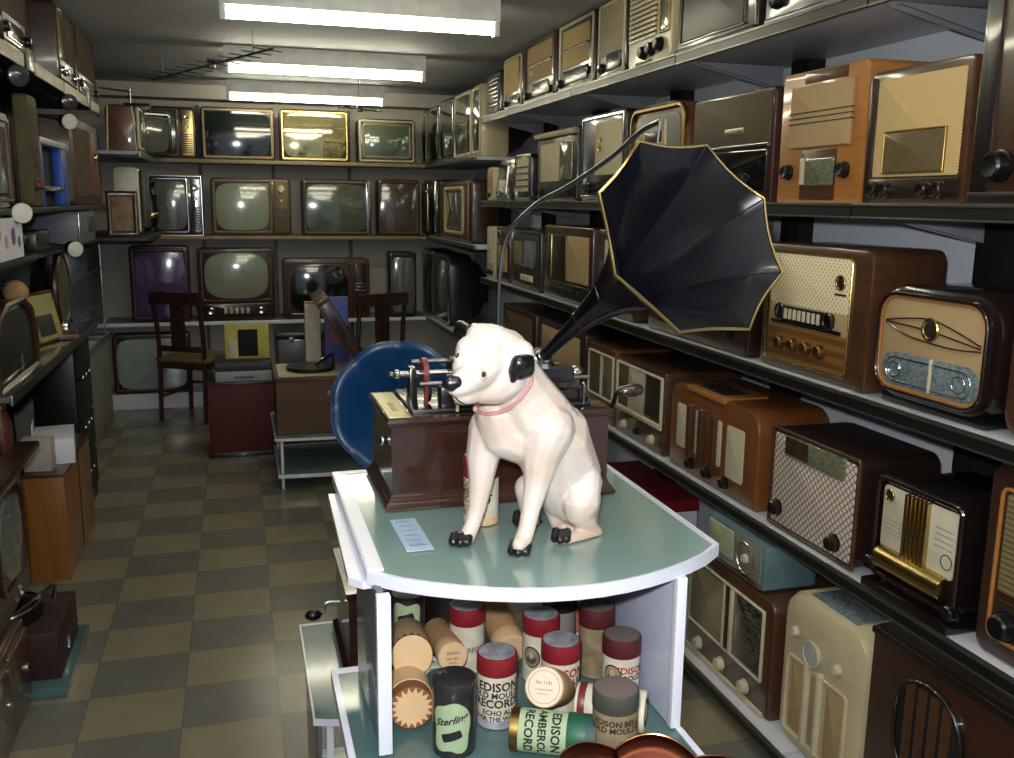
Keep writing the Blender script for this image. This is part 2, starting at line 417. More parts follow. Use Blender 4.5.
# shop front behind the camera: wall with a window opening and a door opening (daylight comes through)
bm = BM(); add_box(bm, XL-.1, XR+.1, YF-.1, YF, 2.1, ZC); add_box(bm, XL-.1, XR+.1, YF-.1, YF, 0, .6); add_box(bm, -.25, .15, YF-.1, YF, .6, 2.1); add_box(bm, 1.75, XR+.1, YF-.1, YF, .6, 2.1)
add_box(bm, XL-.1, -1.35, YF-.1, YF, .6, 2.1)
struct('wall_front', bm, WALLM)
bm = BM()
for a, b in ((-1.35, -.25), (.15, 1.75)): ring(bm, a, .6, b, 2.1, .01, .05, YF-.08, YF-.02)
struct('window_1', bm, WHITE)
struct('trim_1', box(XL, XR, 7.50, YB, 2.33, ZC), bpy.data.materials['beige_grey_wall'])
bm = BM(); add_box(bm, XL, XR, YB-.012, YB-.001, 0, .09, .003); struct('baseboard_back', bm, WHITE)

# fluorescent lights
TUBEM = mat('fluorescent_tube', (255, 252, 232), .5, emit=((255, 250, 222), TUBE))
FIXM = mat('white_enamel_fixture', (232, 232, 226), .4)
POS = {3.95: 'nearest of the lit fluorescent ceiling fixtures above the aisle', 5.55: 'middle lit fluorescent ceiling fixture above the aisle', 7.08: 'farthest lit fluorescent ceiling fixture just before the back wall',
       2.4: 'fluorescent ceiling fixture overhead of the display table', .85: 'fluorescent ceiling fixture right above the viewer', -.7: 'fluorescent ceiling fixture near the shop front'}
for y, lb in POS.items():
    T = thing('fluorescent_light', lb, 'ceiling light', (.535, y, ZC), 0, 'fluorescent ceiling fixtures')
    bm = BM(); add_box(bm, -.565, .565, -.032, .032, -.092, -.001, .006); obj('housing', bm, FIXM, T)
    bm = BM(); add_box(bm, -.565, -.54, -.022, .022, -.148, -.091, .005); obj('lamp_holder', bm, FIXM, T)
    bm = BM(); add_box(bm, .54, .565, -.022, .022, -.148, -.091, .005); obj('lamp_holder', bm, FIXM, T)
    obj('tube', rod(BM(), (-.54, 0, -.120), (.54, 0, -.120), .020, 16), TUBEM, T)

# ------------------------------------------------------------------ shelving
SHELFM = mat('shelf_top_white', (196, 200, 206), .4, noise=((184, 188, 196), 4, (1, 1, 1), .8))
SHELFU = mat('shelf_grey_metal', (150, 154, 160), .4, metal=.0)
RAIL = mat('shelf_edge_rail', (118, 116, 108), .3, metal=.8)
RAILB = mat('shelf_edge_rail_black', (22, 21, 20), .4)
T = thing('shelving_unit', 'long black-posted wall shelving with pale metal shelves along the right wall', 'shelving', (XR, 3.5, 0))
def P_(bm): return bm
inv = Matrix.Translation((-XR, -3.5, 0))
def part(nm, bm, m_, TT=None, **k):
    bmesh.ops.transform(bm, matrix=inv, verts=bm.verts[:]); return obj(nm, bm, m_, TT or T, **k)
for i, y in enumerate((1.05, 1.97, 2.90, 3.85, 4.8, 5.65)):
    bm = add_box(BM(), 1.885, 1.948, y-.055, y+.055, 0, 2.44, .002)
    for k in range(60): add_box(bm, 1.8845, 1.8851, y-.004, y+.004, .05+k*.04, .07+k*.04)
    part('upright', bm, BLACKM)
YJ = (-.0, 1.02, 2.02, 3.05, 4.1, 5.15, 5.72)
def shelf_row(z, xf, j0=0, yend=None, thick=.022, edge=True):
    for i in range(j0, len(YJ)-1):
        a, b = YJ[i], YJ[i+1]
        part('shelf', add_box(BM(), xf+.006, 1.945, a+.004, b-.004, z-thick, z, .002), SHELFM)
        bm = add_box(BM(), xf-.005, xf+.006, a+.003, b-.003, z-.036, z-.031, .001); add_box(bm, xf-.006, xf+.006, a+.003, b-.003, z-.006, z+.002, .001)
        part('edge_rail', bm, RAIL)
        part('edge_rail', add_box(BM(), xf-.003, xf+.006, a+.003, b-.003, z-.031, z-.006), RAILB)
        if xf > 1.44:
            for yy in (a+.02, b-.02):
                bm = BM(); loops(bm, [[(1.55, yy-.002, z-.024), (1.9, yy-.002, z-.024), (1.9, yy-.002, z-.10)], [(1.55, yy+.002, z-.024), (1.9, yy+.002, z-.024), (1.9, yy+.002, z-.10)]])
                part('bracket', bm, SHELFU)
shelf_row(2.11, 1.49); shelf_row(1.605, 1.49); shelf_row(1.125, 1.49); shelf_row(.65, 1.49)
shelf_row(.09, 1.40)
# television shelves around the far corner
T = thing('corner_shelving', 'cream-edged shelves carrying televisions across the back wall and far right corner', 'shelving', (.5, YB, 0)); inv = Matrix.Translation((-.5, -YB, 0))
TAN = mat('tan_shelf_edge', (150, 132, 100), .5)
for z in (1.88, 1.32, .675):
    part('shelf', add_box(BM(), -.98, 1.446, 7.32, 7.745, z-.022, z, .002), SHELFU)
    part('edge_strip', add_box(BM(), -.98, 1.446, 7.305, 7.318, z-.024, z+.003, .002), TAN if z > .7 else WHITE)
    part('shelf', add_box(BM(), 1.462, 1.945, 5.735, 7.745, z-.022, z, .002), SHELFM)
    part('edge_strip', add_box(BM(), 1.449, 1.461, 5.735, 7.745, z-.024, z+.003, .002), RAIL)
for x in (-.25, .3, .9): part('upright', add_box(BM(), x-.012, x+.012, 7.70, 7.745, .1, 2.3, .002), GREYP)
part('base_shelf', add_box(BM(), -1.0, 1.9, 7.40, 7.745, .0, .12, .004), WHITE)

# ------------------------------------------------------------------ right wall radios
G1, G2, G3, G4, G5 = ('radios on the top right shelf', 'radios on the eye-level right shelf', 'radios on the right shelf below eye level', 'radios on the knee-high right shelf', 'radios on the lowest right shelf')
z = 2.112
rradio('small dark radio with slanting louvres, farthest on the top right shelf', 5.70, 5.40, z, .25, .22, BAKEB, [('p', 'face', .06, .06, .94, .94, .05, mat('dull_olive', (96, 90, 70), .5), .004), ('b', 'louvre', .1, .2, .9, .9, 7, 'h', .5, BAKEB, .012), ('k', .8, .1, .05, IVORY)], group=G1, r=.03)
rradio('round-topped gold-cloth radio with pale rim, near the far end of the top right shelf', 5.33, 4.97, z, .29, .22, W_MID, [('r', 'bezel', .03, .03, .97, .97, .1, .04, IVORY, .006), ('p', 'speaker_grille', .1, .3, .8, .92, .05, FABG, .003), ('p', 'dial', .3, .06, .85, .25, .02, GLG, .004), ('k', .15, .13, .05, BLACKP), ('k', .9, .13, .05, BLACKP)], group=G1, r=.09)
rradio('dark walnut radio with pale cloth split by one horizontal bar on the top right shelf', 4.93, 4.42, z, .31, .24, W_DARK, [('r', 'frame', .02, .02, .98, .98, .03, .05, W_MID, .008), ('p', 'speaker_grille', .12, .34, .88, .9, .02, FAB, .003), ('b', 'grille_bar', .12, .58, .88, .62, 1, 'h', 1, W_MID, .008), ('p', 'dial', .3, .08, .8, .3, .02, GLD, .006), ('k', .12, .12, .06, BLACKP), ('k', .9, .12, .06, BLACKP)], group=G1, r=.02)
rradio('dark radio with narrow upright cloth panel and pale rim on the top right shelf', 4.38, 3.91, z, .31, .24, W_BLACK, [('r', 'frame', .03, .02, .97, .98, .04, .05, IVORY, .005), ('p', 'speaker_grille', .14, .34, .86, .88, .02, FABG, .003), ('b', 'grille_bar', .14, .58, .86, .61, 1, 'h', 1, W_MID, .008), ('p', 'dial', .16, .1, .84, .3, .02, GLD, .006), ('k', .1, .14, .06, BLACKP), ('k', .9, .2, .05, BLACKP)], group=G1, r=.02)
WAVY = stripes('wavy_grille_cloth', (170, 156, 122), (120, 104, 76), 130, 'X', wavy=1.2)
rradio('radio with wavy pleated cream grille and tiny dial on the top right shelf', 3.87, 3.57, z, .31, .22, W_DARK, [('r', 'bezel', .03, .02, .97, .98, .06, .04, IVORY, .005), ('p', 'speaker_grille', .08, .3, .92, .94, .05, WAVY, .004), ('p', 'dial', .35, .1, .86, .32, .06, GLD, .006), ('k', .2, .15, .06, BAKEB)], group=G1, r=.05)
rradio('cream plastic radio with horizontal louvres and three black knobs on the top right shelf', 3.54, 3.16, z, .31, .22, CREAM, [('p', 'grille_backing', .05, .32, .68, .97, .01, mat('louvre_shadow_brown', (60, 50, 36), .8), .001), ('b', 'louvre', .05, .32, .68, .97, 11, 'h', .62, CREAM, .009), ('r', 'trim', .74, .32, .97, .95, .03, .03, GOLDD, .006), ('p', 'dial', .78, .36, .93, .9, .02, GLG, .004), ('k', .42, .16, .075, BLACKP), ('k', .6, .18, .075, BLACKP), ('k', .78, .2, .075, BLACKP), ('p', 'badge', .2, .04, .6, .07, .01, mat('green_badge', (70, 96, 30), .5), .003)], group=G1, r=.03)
rradio('wide dark wooden radio with framed black glass, leaning back on the top right shelf', 3.11, 2.58, z, .30, .26, W_BLACK, [('r', 'frame', .05, .1, .88, .95, .03, .02, W_MID, .006), ('p', 'speaker_grille', .08, .13, .85, .92, .02, mat('dark_glass_panel', (42, 40, 32), .4), .003), ('k', .94, .5, .07, CHROME), ('p', 'base_rail', .0, .0, 1, .06, .01, W_DARK, .012)], group=G1, r=.015)
rradio('black radio with steel foot rail near the near end of the top right shelf', 2.54, 2.1, z, .30, .26, W_BLACK, [('p', 'dial', .1, .4, .9, .86, .02, GLD, .006), ('p', 'foot_rail', .02, .02, .98, .07, .01, STEEL, .008), ('k', .15, .2, .06, BLACKP), ('k', .85, .2, .06, BLACKP)], group=G1, r=.02)
rradio('large dark wooden radio above the brown console at the near top right', 2.06, 1.55, z, .31, .26, W_DARK, [('p', 'speaker_grille', .1, .3, .9, .9, .02, FABD, .004), ('k', .2, .14, .06, BLACKP), ('k', .8, .14, .06, BLACKP)], group=G1, r=.02)
z = 1.607
rradio('small cream radio at the far end of the eye-level shelf', 5.69, 5.55, z+.001, .20, .16, CREAM, [('p', 'speaker_grille', .1, .35, .9, .9, .03, FAB, .004), ('k', .5, .16, .07, BLACKP)], group=G2, r=.03)
rradio('sloping bakelite radio with a chrome trim line near the far end of the eye-level shelf', 5.50, 5.14, z, .24, .2, BAKE, [('r', 'trim', .55, .1, .95, .9, .06, .02, CHROME, .006), ('p', 'dial', .1, .2, .5, .5, .03, IVORY, .004), ('k', .25, .2, .08, CHROME)], group=G2, r=.05, tilt=-.12)
rradio('small dark radio with four cloth strips on the eye-level shelf', 5.10, 4.79, z, .25, .2, BAKEB, [('p', 'speaker_grille', .15, .2, .85, .9, .03, FABL, .003), ('b', 'grille_bar', .15, .3, .85, .85, 4, 'h', .2, BAKEB, .01), ('r', 'trim', .05, .05, .95, .97, .05, .02, CHROME, .004)], group=G2, r=.03)
rradio('dark radio with green glass dial and overhanging pale top on the eye-level shelf', 4.68, 4.09, z, .34, .24, W_DARK, [('p', 'speaker_grille', .1, .28, .58, .82, .02, FABL, .004), ('p', 'dial', .62, .3, .9, .82, .02, GLG, .006), ('p', 'top_lip', -.01, .9, 1.01, .98, .02, TAN, .02), ('k', .15, .13, .05, BLACKP), ('k', .85, .13, .05, BLACKP)], group=G2, r=.015)
rradio('dark radio with silver side pillar and perforated cream panel on the eye-level shelf', 4.03, 3.53, z, .37, .24, W_BLACK, [('r', 'trim', .02, .03, .98, .98, .04, .04, CHROME, .008), ('p', 'speaker_grille', .34, .3, .92, .9, .03, FABL, .004), ('k', .46, .7, .03, GOLD, 'lamp'), ('k', .46, .6, .03, GOLD, 'lamp'), ('k', .2, .15, .06, BLACKP), ('k', .8, .15, .06, BLACKP)], group=G2, r=.03)
rradio('arch-topped wooden radio with thick gold bezel and cream face behind the black horn', 3.49, 2.99, z, .36, .26, W_ORH, [('r', 'bezel', .03, .03, .97, .97, .16, .05, GOLDD, .012), ('p', 'face', .12, .1, .88, .88, .1, mat('grey_face', (118, 116, 104), .4), .004), ('p', 'speaker_grille', .2, .3, .62, .72, .02, FABG, .006), ('p', 'slot', .3, .6, .6, .72, .01, GLD, .008), ('p', 'pointer', .64, .3, .67, .82, .01, IVORY, .009), ('k', .3, .15, .06, BLACKP), ('k', .7, .15, .06, BLACKP)], group=G2, r=(.02, .02, .15, .15))
rradio('large brown record-playing radio with plain upper panel and black glass dial on the eye-level shelf', 2.955, 2.45, z, .335, .28, W_RED, [('p', 'lid_front', .03, .52, .97, .97, .01, mat('brown_leatherette', (80, 64, 46), .6), .006), ('p', 'nameplate', .45, .62, .68, .68, .01, mat('pale_nameplate', (160, 160, 132), .3, metal=.6), .009), ('b', 'rail', .03, .49, .97, .52, 1, 'h', 1, CHROME, .01), ('p', 'dial', .05, .1, .95, .47, .01, mat('black_glass', (16, 16, 14), .08, coat=1), .006), ('k', .72, .2, .06, BLACKP), ('k', .12, .2, .06, BLACKP)], group=G2, r=.015)
rradio('light honey wood radio with square cloth crossed by three dark lines and two black knobs', 2.415, 2.035, z, .355, .30, W_LIGHT, [('p', 'speaker_grille', .15, .42, .86, .88, .015, FAB, .01), ('b', 'grille_line', .15, .60, .88, .72, 3, 'h', .14, INK, .014), ('p', 'top_inlay', .28, .9, .78, .985, .004, W_MID, .001), ('p', 'lower_inlay', .3, .02, .72, .40, .004, W_MID, .001), ('p', 'dial', .37, .13, .7, .34, .01, GLG, .006), ('b', 'dial_edge', .31, .14, .35, .34, 1, 'h', 1, IVORY, .007), ('k', .15, .24, .055, BLACKP), ('k', .82, .24, .055, BLACKP)], group=G2, r=(.004, .004, .02, .02))
rradio('walnut radio faced with shiny gold woven cloth around a brown glass dial', 2.02, 1.685, z, .315, .22, W_MID, [('p', 'left_edge', .0, .0, .06, .95, .01, W_DARK, .004), ('p', 'speaker_grille', .09, .2, .94, .93, .01, FABG, .003), ('r', 'dial_frame', .2, .22, .82, .54, .01, .012, GOLDD, .008), ('p', 'dial', .21, .23, .81, .53, .006, mat('dial_glass_brown', (112, 98, 68), .12, coat=1, noise=((96, 86, 60), 8, (1, 1, 1), .5)), .007), ('p', 'knob_panel', .06, .03, .97, .19, .01, W_DARK, .006), ('k', .14, .1, .06, BAKE), ('k', .27, .1, .06, BAKE), ('k', .66, .1, .06, BAKE), ('k', .8, .1, .06, BAKE)], group=G2, r=.01, rz=.0)
rradio('tall reddish brown plain-fronted radio with a black knob at the right picture edge', 1.665, 1.2, z, .43, .28, W_VERT, [('p', 'left_pilaster', .0, .0, .1, 1, .004, W_BLACK, .004), ('p', 'base_moulding', .0, .0, 1, .06, .004, W_BLACK, .008), ('k', .17, .18, .07, BLACKP), ('k', .6, .18, .07, BLACKP)], group=G2, r=.01)
z = 1.128
rradio('narrow cream and brown radio at the far end of the shelf under eye level', 5.69, 5.50, z, .32, .2, CREAM, [('p', 'speaker_grille', .15, .3, .85, .92, .02, FABL, .004), ('k', .3, .12, .05, BLACKP), ('k', .7, .12, .05, BLACKP)], group=G3, r=.02)
rradio('red-brown radio with chrome-lined dial near the far end of the shelf under eye level', 5.46, 5.18, z, .32, .24, W_RED, [('p', 'dial', .1, .7, .9, .95, .01, CHROME, .005), ('p', 'speaker_grille', .15, .2, .85, .66, .02, FAB, .003)], group=G3, r=.01)
rradio('dark radio with silvery pleated window beside pale green card and a row of pale keys', 5.14, 4.6, z, .32, .26, W_BLACK, [('p', 'face', .08, .1, .94, .92, .02, mat('dark_olive_face', (52, 50, 40), .5), .003), ('p', 'card_panel', .12, .4, .42, .8, .02, mat('pale_olive_panel', (126, 122, 84), .6), .006), ('r', 'window_frame', .45, .38, .85, .85, .04, .02, CHROME, .01), ('p', 'window', .47, .4, .83, .83, .03, stripes('silver_pleats', (150, 160, 172), (70, 76, 84), 110, 'X', .3), .006), ('b', 'key', .4, .15, .8, .25, 4, 'v', .8, IVORY, .012)], group=G3, r=.015)
rradio('walnut radio with tall mirror dial beside wide beige cloth on the shelf under eye level', 4.54, 3.86, z, .36, .28, W_RED, [('p', 'speaker_grille', .5, .28, .93, .88, .01, FAB, .004), ('p', 'dial', .2, .28, .49, .88, .01, GLD, .005), ('p', 'dial_strip', .07, .28, .18, .88, .01, GOLD, .005), ('p', 'lower_panel', .04, .04, .96, .24, .01, W_BLACK, .004), ('b', 'pushbutton', .2, .1, .8, .18, 7, 'v', .6, BLACKP, .012)], group=G3, r=.01)
rradio('brown wooden radio with cream panel tucked behind the horn stem', 3.80, 3.38, z, .36, .28, W_VERT, [('p', 'speaker_grille', .2, .35, .9, .88, .02, FABL, .004), ('p', 'dial', .2, .14, .9, .3, .01, GLD, .005), ('k', .1, .2, .05, GOLD)], group=G3, r=.02)
rradio('dark red-brown radio mostly hidden behind the black horn mouth', 3.26, 2.52, z, .35, .3, W_RED, [('p', 'speaker_grille', .12, .3, .7, .9, .02, FABD, .004), ('p', 'dial', .12, .1, .7, .26, .01, GLD, .005), ('k', .85, .2, .06, BLACKP)], group=G3, r=.02)
T = rradio('big glossy walnut radio with honeycomb cloth, dark sculpted dial and four clear knobs', 2.455, 1.96, z, .365, .225, W_MID, [
    ('r', 'bezel', .07, .06, .86, .94, .05, .012, GOLD, .006), ('p', 'speaker_grille', .1, .52, .84, .92, .03, FABH, .004),
    ('p', 'dial_field', .1, .36, .84, .52, .004, FAB, .004), ('p', 'lower_panel', .1, .08, .84, .36, .02, stripes('striped_walnut', (120, 84, 40), (96, 64, 30), 60, 'Z', .35), .006),
    ('p', 'dial', .22, .4, .74, .52, .04, BAKEB, .016), ('b', 'dial_rib', .3, .42, .66, .5, 8, 'v', .5, IVORY, .020), ('o', 'dial_ring', .25, .47, .055, .012, BAKEB, .018), ('o', 'dial_ring', .71, .46, .055, .012, BAKEB, .018),
    ('p', 'dial_base', .14, .37, .8, .4, .004, BAKEB, .012), ('o', 'badge_ring', .77, .75, .05, .008, GOLD, .007), ('d', 'badge', .77, .75, .045, GLD, .006), ('b', 'nameplate', .72, .655, .82, .67, 1, 'h', 1, INK, .006),
    ('k', .25, .22, .055, GOLDD), ('k', .38, .22, .055, GOLDD), ('k', .51, .22, .055, GOLDD), ('k', .64, .22, .055, GOLDD)], group=G3, r=(.01, .01, .03, .02), bev=.012)
T = rradio('dark bakelite radio with rounded corners, oval badge on beige cloth and blue-grey dial glass', 1.93, 1.53, z+.012, .28, .22, BAKE, [
    ('r', 'bezel', .05, .07, .93, .93, .2, .03, BAKE, .014), ('r', 'inner_bezel', .068, .095, .912, .905, .18, .022, W_LIGHT, .010), ('p', 'face', .08, .11, .9, .89, .16, FAB, .003),
    ('p', 'dial', .1, .13, .89, .42, (.14), GLB, .007), ('r', 'dial_outline', .15, .16, .84, .38, .1, .012, CHROME, .010), ('b', 'dial_pointer', .52, .14, .535, .42, 1, 'v', 1, IVORY, .012),
    ('r', 'dial_ornament', .7, .2, .8, .34, .06, .01, CHROME, .011), ('r', 'dial_ornament', .18, .2, .28, .34, .06, .01, CHROME, .011),
    ('l', 'grille_wire', [(.12, .68), (.3, .72), (.5, .74), (.7, .68), (.88, .6)], .007, BAKE, .008), ('l', 'grille_wire', [(.12, .66), (.3, .58), (.5, .55), (.7, .54), (.88, .56)], .007, BAKE, .008), ('l', 'grille_wire', [(.12, .67), (.5, .645), (.88, .58)], .007, BAKE, .008),
    ('o', 'badge_ring', .5, .66, .085, .014, GOLD, .01), ('d', 'badge', .5, .66, .07, GLD, .01)], group=G3, r=.09, bev=.022)
obj('foot', add_box(BM(), -.17, .17, .01, .2, -.012, .01, .003), BAKEB, T)
rradio('plain golden brown wooden radio at the right edge, on the shelf under eye level', 1.515, 1.05, z, .42, .28, W_MID, [('p', 'speaker_grille', .3, .35, .92, .9, .03, FABD, .004), ('p', 'dial', .3, .12, .9, .3, .01, GLD, .005)], group=G3, r=.05, bev=.02)
z = .653
rradio('brown wooden radio at the far end of the knee-high shelf', 5.3, 4.66, z, .355, .3, W_RED, [('p', 'speaker_grille', .1, .3, .9, .9, .02, FABD, .004), ('k', .2, .14, .05, BLACKP)], group=G4, r=.02)
rradio('brown wooden radio with plain top, second from the far end of the knee-high shelf', 4.62, 3.92, z, .355, .3, W_RED, [('p', 'speaker_grille', .1, .3, .9, .9, .02, FAB, .004), ('k', .2, .14, .05, BLACKP)], group=G4, r=.02)
rradio('walnut radio with cream frame and two grey windows, left of the crank handle', 3.87, 3.565, z, .335, .27, W_ORH, [('r', 'bezel', .02, .3, .98, .9, .02, .03, IVORY, .008), ('p', 'speaker_grille', .08, .33, .5, .87, .01, FABD, .003), ('b', 'divider', .5, .32, .56, .88, 1, 'v', 1, IVORY, .007), ('p', 'dial', .57, .33, .94, .87, .01, GLG, .005), ('k', .3, .15, .05, IVORY), ('k', .7, .15, .05, IVORY)], group=G4, r=.01)
rradio('walnut radio with wide cream frame round a ribbed grille, behind the crank handle', 3.54, 3.08, z, .325, .32, W_MID, [('r', 'bezel', .02, .3, .97, .93, .02, .03, IVORY, .010), ('p', 'speaker_grille', .06, .33, .28, .9, .01, FABD, .003), ('p', 'grille_panel', .28, .33, .62, .9, .01, stripes('ivory_ribs', (200, 192, 170), (150, 142, 122), 130, 'X', .5), .006), ('p', 'dial', .63, .33, .94, .9, .01, GLD, .004), ('p', 'sill', .06, .32, .94, .37, .005, IVORY, .014), ('k', .22, .14, .055, IVORY), ('k', .8, .14, .055, IVORY), ('k', .5, .14, .045, BLACKP)], group=G4, r=.01)
T = rradio('orange-brown wooden radio with four upright cloth windows, three black knobs and rounded shoulders', 3.03, 2.425, z, .315, .26, W_ORANGE, [
    ('p', 'speaker_grille', .1, .26, .27, .76, .03, FABL, .003), ('p', 'speaker_grille', .33, .26, .45, .76, .02, FABL, .003), ('p', 'speaker_grille', .51, .26, .63, .76, .02, FABL, .003), ('p', 'speaker_grille', .69, .2, .87, .76, .03, FABL, .003),
    ('b', 'fin', .27, .2, .69, .8, 3, 'v', .3, W_MID, .02),
    ('k', .3, .13, .06, BLACKP), ('k', .5, .13, .06, BLACKP), ('k', .7, .13, .06, BLACKP)], group=G4, r=(.004, .004, .07, .07), bev=.012)
obj('dial_hood', add_box(BM(), -.16, .1, -.012, .16, .30, .323, .01), W_LIGHT, T)
obj('dial', add_box(BM(), -.12, .06, .01, .1, .318, .327, .004), GLD, T)
T = rradio('dark walnut radio with diamond-patterned cloth, corner dial window and two black knobs', 2.345, 1.935, z, .305, .25, W_DARK, [
    ('r', 'frame', .0, .0, 1, 1, .03, .035, W_MID, .006), ('p', 'speaker_grille', .04, .05, .96, .94, .02, FABX, .003),
    ('p', 'dial', .2, .76, .86, .96, .02, GLG, .012), ('p', 'dial_shade', .2, .78, .48, .95, .01, mat('brown_glass', (62, 44, 26), .15, coat=.8), .014), ('k', .12, .2, .075, BAKEB), ('k', .8, .17, .075, BAKEB)], group=G4, r=.035)
T = rradio('glossy black bakelite radio with cream face, gold ribbed centre band and brass lower roll', 1.862, 1.57, z+.012, .285, .24, BAKEB, [
    ('r', 'surround', .0, .08, 1, 1, .08, .05, BAKE, .012), ('p', 'face', .08, .36, .92, .92, .04, mat('cream_face_card', (208, 202, 180), .5, noise=((190, 182, 156), 18, (1, 1, 1), .6)), .004),
    ('b', 'rib', .38, .26, .66, .92, 6, 'v', .6, GOLD, .016), ('d', 'badge', .17, .84, .05, GLD, .008), ('o', 'badge_ring', .17, .84, .05, .008, GOLD, .008),
    ('k', .02, .18, .07, BAKEB), ('k', .96, .12, .07, BAKEB), ('o', 'dial_mark', .85, .5, .06, .004, INK, .005), ('b', 'dial_line', .7, .6, .9, .8, 4, 'h', .1, INKG, .005), ('b', 'dial_line', .12, .5, .34, .66, 4, 'h', .1, INKG, .005)], group=G4, r=.06, bev=.02)
obj('brass_roll', lathe(BM(), [(.012, 0), (.03, .004), (.03, .226), (.012, .23)], zto((1, 0, 0), (-.115, -.004, .078)), 20), GOLD, T)
obj('foot', add_box(BM(), -.15, .15, -.03, .2, -.012, .012, .005), BAKEB, T)
rradio('tall brown radio with ribbed olive cloth at the right edge of the knee-high shelf', 1.52, 1.08, z, .42, .28, W_RED, [
    ('r', 'bezel', .08, .1, .9, .9, .05, .02, W_LIGHT, .006), ('p', 'speaker_grille', .12, .36, .88, .87, .02, stripes('olive_ribbed_cloth', (128, 116, 78), (96, 84, 54), 160, 'Z', .8), .003), ('p', 'dial', .12, .13, .88, .32, .02, GLD, .004), ('k', .2, .2, .07, BLACKP), ('k', .8, .2, .07, BLACKP)], group=G4, r=.03, bev=.012)
z = .093
rradio('large walnut radio with cream frame, mesh grille and black dial, under the blue-grey radio', 2.70, 2.17, z, .368, .34, W_MID, [
    ('r', 'bezel', .05, .28, .92, .9, .01, .02, IVORY, .008), ('p', 'speaker_grille', .07, .32, .48, .87, .01, WOODSPK, .004), ('p', 'post', .5, .3, .56, .88, .004, W_RED, .008), ('b', 'post_trim', .48, .3, .5, .88, 1, 'v', 1, IVORY, .01), ('b', 'post_trim', .56, .3, .585, .88, 1, 'v', 1, IVORY, .01),
    ('p', 'dial', .61, .32, .89, .87, .01, mat('black_dial_marked', (18, 18, 18), .1, coat=1, noise=((88, 84, 72), 70, (.6, 1, 3), .2)), .006),
    ('k', .2, .13, .055, IVORY), ('k', .48, .13, .055, IVORY), ('k', .76, .13, .055, IVORY), ('b', 'plinth_trim', .0, .0, .95, .04, 1, 'h', 1, IVORY, .01)], X=1.45, group=G5, r=(.004, .004, .03, .03), bev=.012)
T = rradio('small blue-grey metal radio with round clear dial standing on the large walnut radio', 2.60, 2.25, .467, .135, .18, BLUEG, [
    ('p', 'speaker_grille', .05, .22, .5, .92, .02, mat('pale_green_grille', (168, 174, 140), .5), .006), ('p', 'dial_plate', .5, .12, .95, .95, .02, mat('clear_dial_plate', (130, 130, 110), .2, coat=.8), .005),
    ('o', 'dial_ring', .72, .52, .36, .02, CHROME, .008), ('k', .72, .52, .11, IVORY), ('b', 'base_trim', .03, .02, .97, .1, 1, 'h', 1, CHROME, .008)], X=1.46, group=G5, r=.01)
T = rradio('tall cream plastic radio with sloping glass top, two small knobs and three upright slots', 2.13, 1.765, z, .455, .30, CREAM, [
    ('p', 'slot', .17, .12, .36, .56, .01, FAB, .001), ('p', 'slot', .42, .12, .55, .56, .01, FAB, .001), ('p', 'slot', .61, .12, .80, .56, .01, FAB, .001), ('r', 'slot_frame', .12, .09, .85, .6, .03, .012, CREAM, .008),
    ('b', 'fin', .37, .1, .68, .62, 2, 'v', .22, IVORY, .014), ('k', .2, .76, .03, IVORY), ('k', .72, .72, .03, IVORY), ('o', 'dial_ring', .43, .7, .075, .008, IVORY, .01), ('d', 'dial', .43, .7, .07, mat('pale_grey_dial', (180, 184, 178), .2, coat=.6), .012)], X=1.45, group=G5, r=(.04, .04, .07, .07), bev=.03)
obj('top_window', add_box(BM(), -.10, .10, .03, .16, .446, .459, .004), GLB, T)
T = rradio('dark brown upright radio with oval barred grille and black-edged top at the lower right', 1.75, 1.24, z, .51, .30, W_RED, [
    ('p', 'speaker_grille', .2, .38, .62, .9, .2, BLACKM, .004), ('b', 'grille_bar', .27, .43, .57, .86, 4, 'v', .6, W_MID, .010), ('r', 'grille_frame', .2, .38, .62, .9, .2, .016, W_BLACK, .012)], X=1.45, group=G5, r=.004, bev=.008)
obj('top_moulding', add_box(BM(), -.248, .248, -.012, .3, .495, .512, .004), W_BLACK, T)
obj('top_moulding', add_box(BM(), -.235, .235, -.002, .29, .511, .522, .003), W_BLACK, T)
# low far boxes on the base shelf
T = thing('storage_box', 'white box with a dark red lid on the lowest shelf behind the phonograph', 'box', (1.52, 3.6, .093), RW)
obj('carton', panel(-.3, 0, .3, .25, 0, .28, .004, .003), WHITE, T); obj('lid', add_box(BM(), -.305, .305, -.006, .285, .25, .30, .004), RED, T)

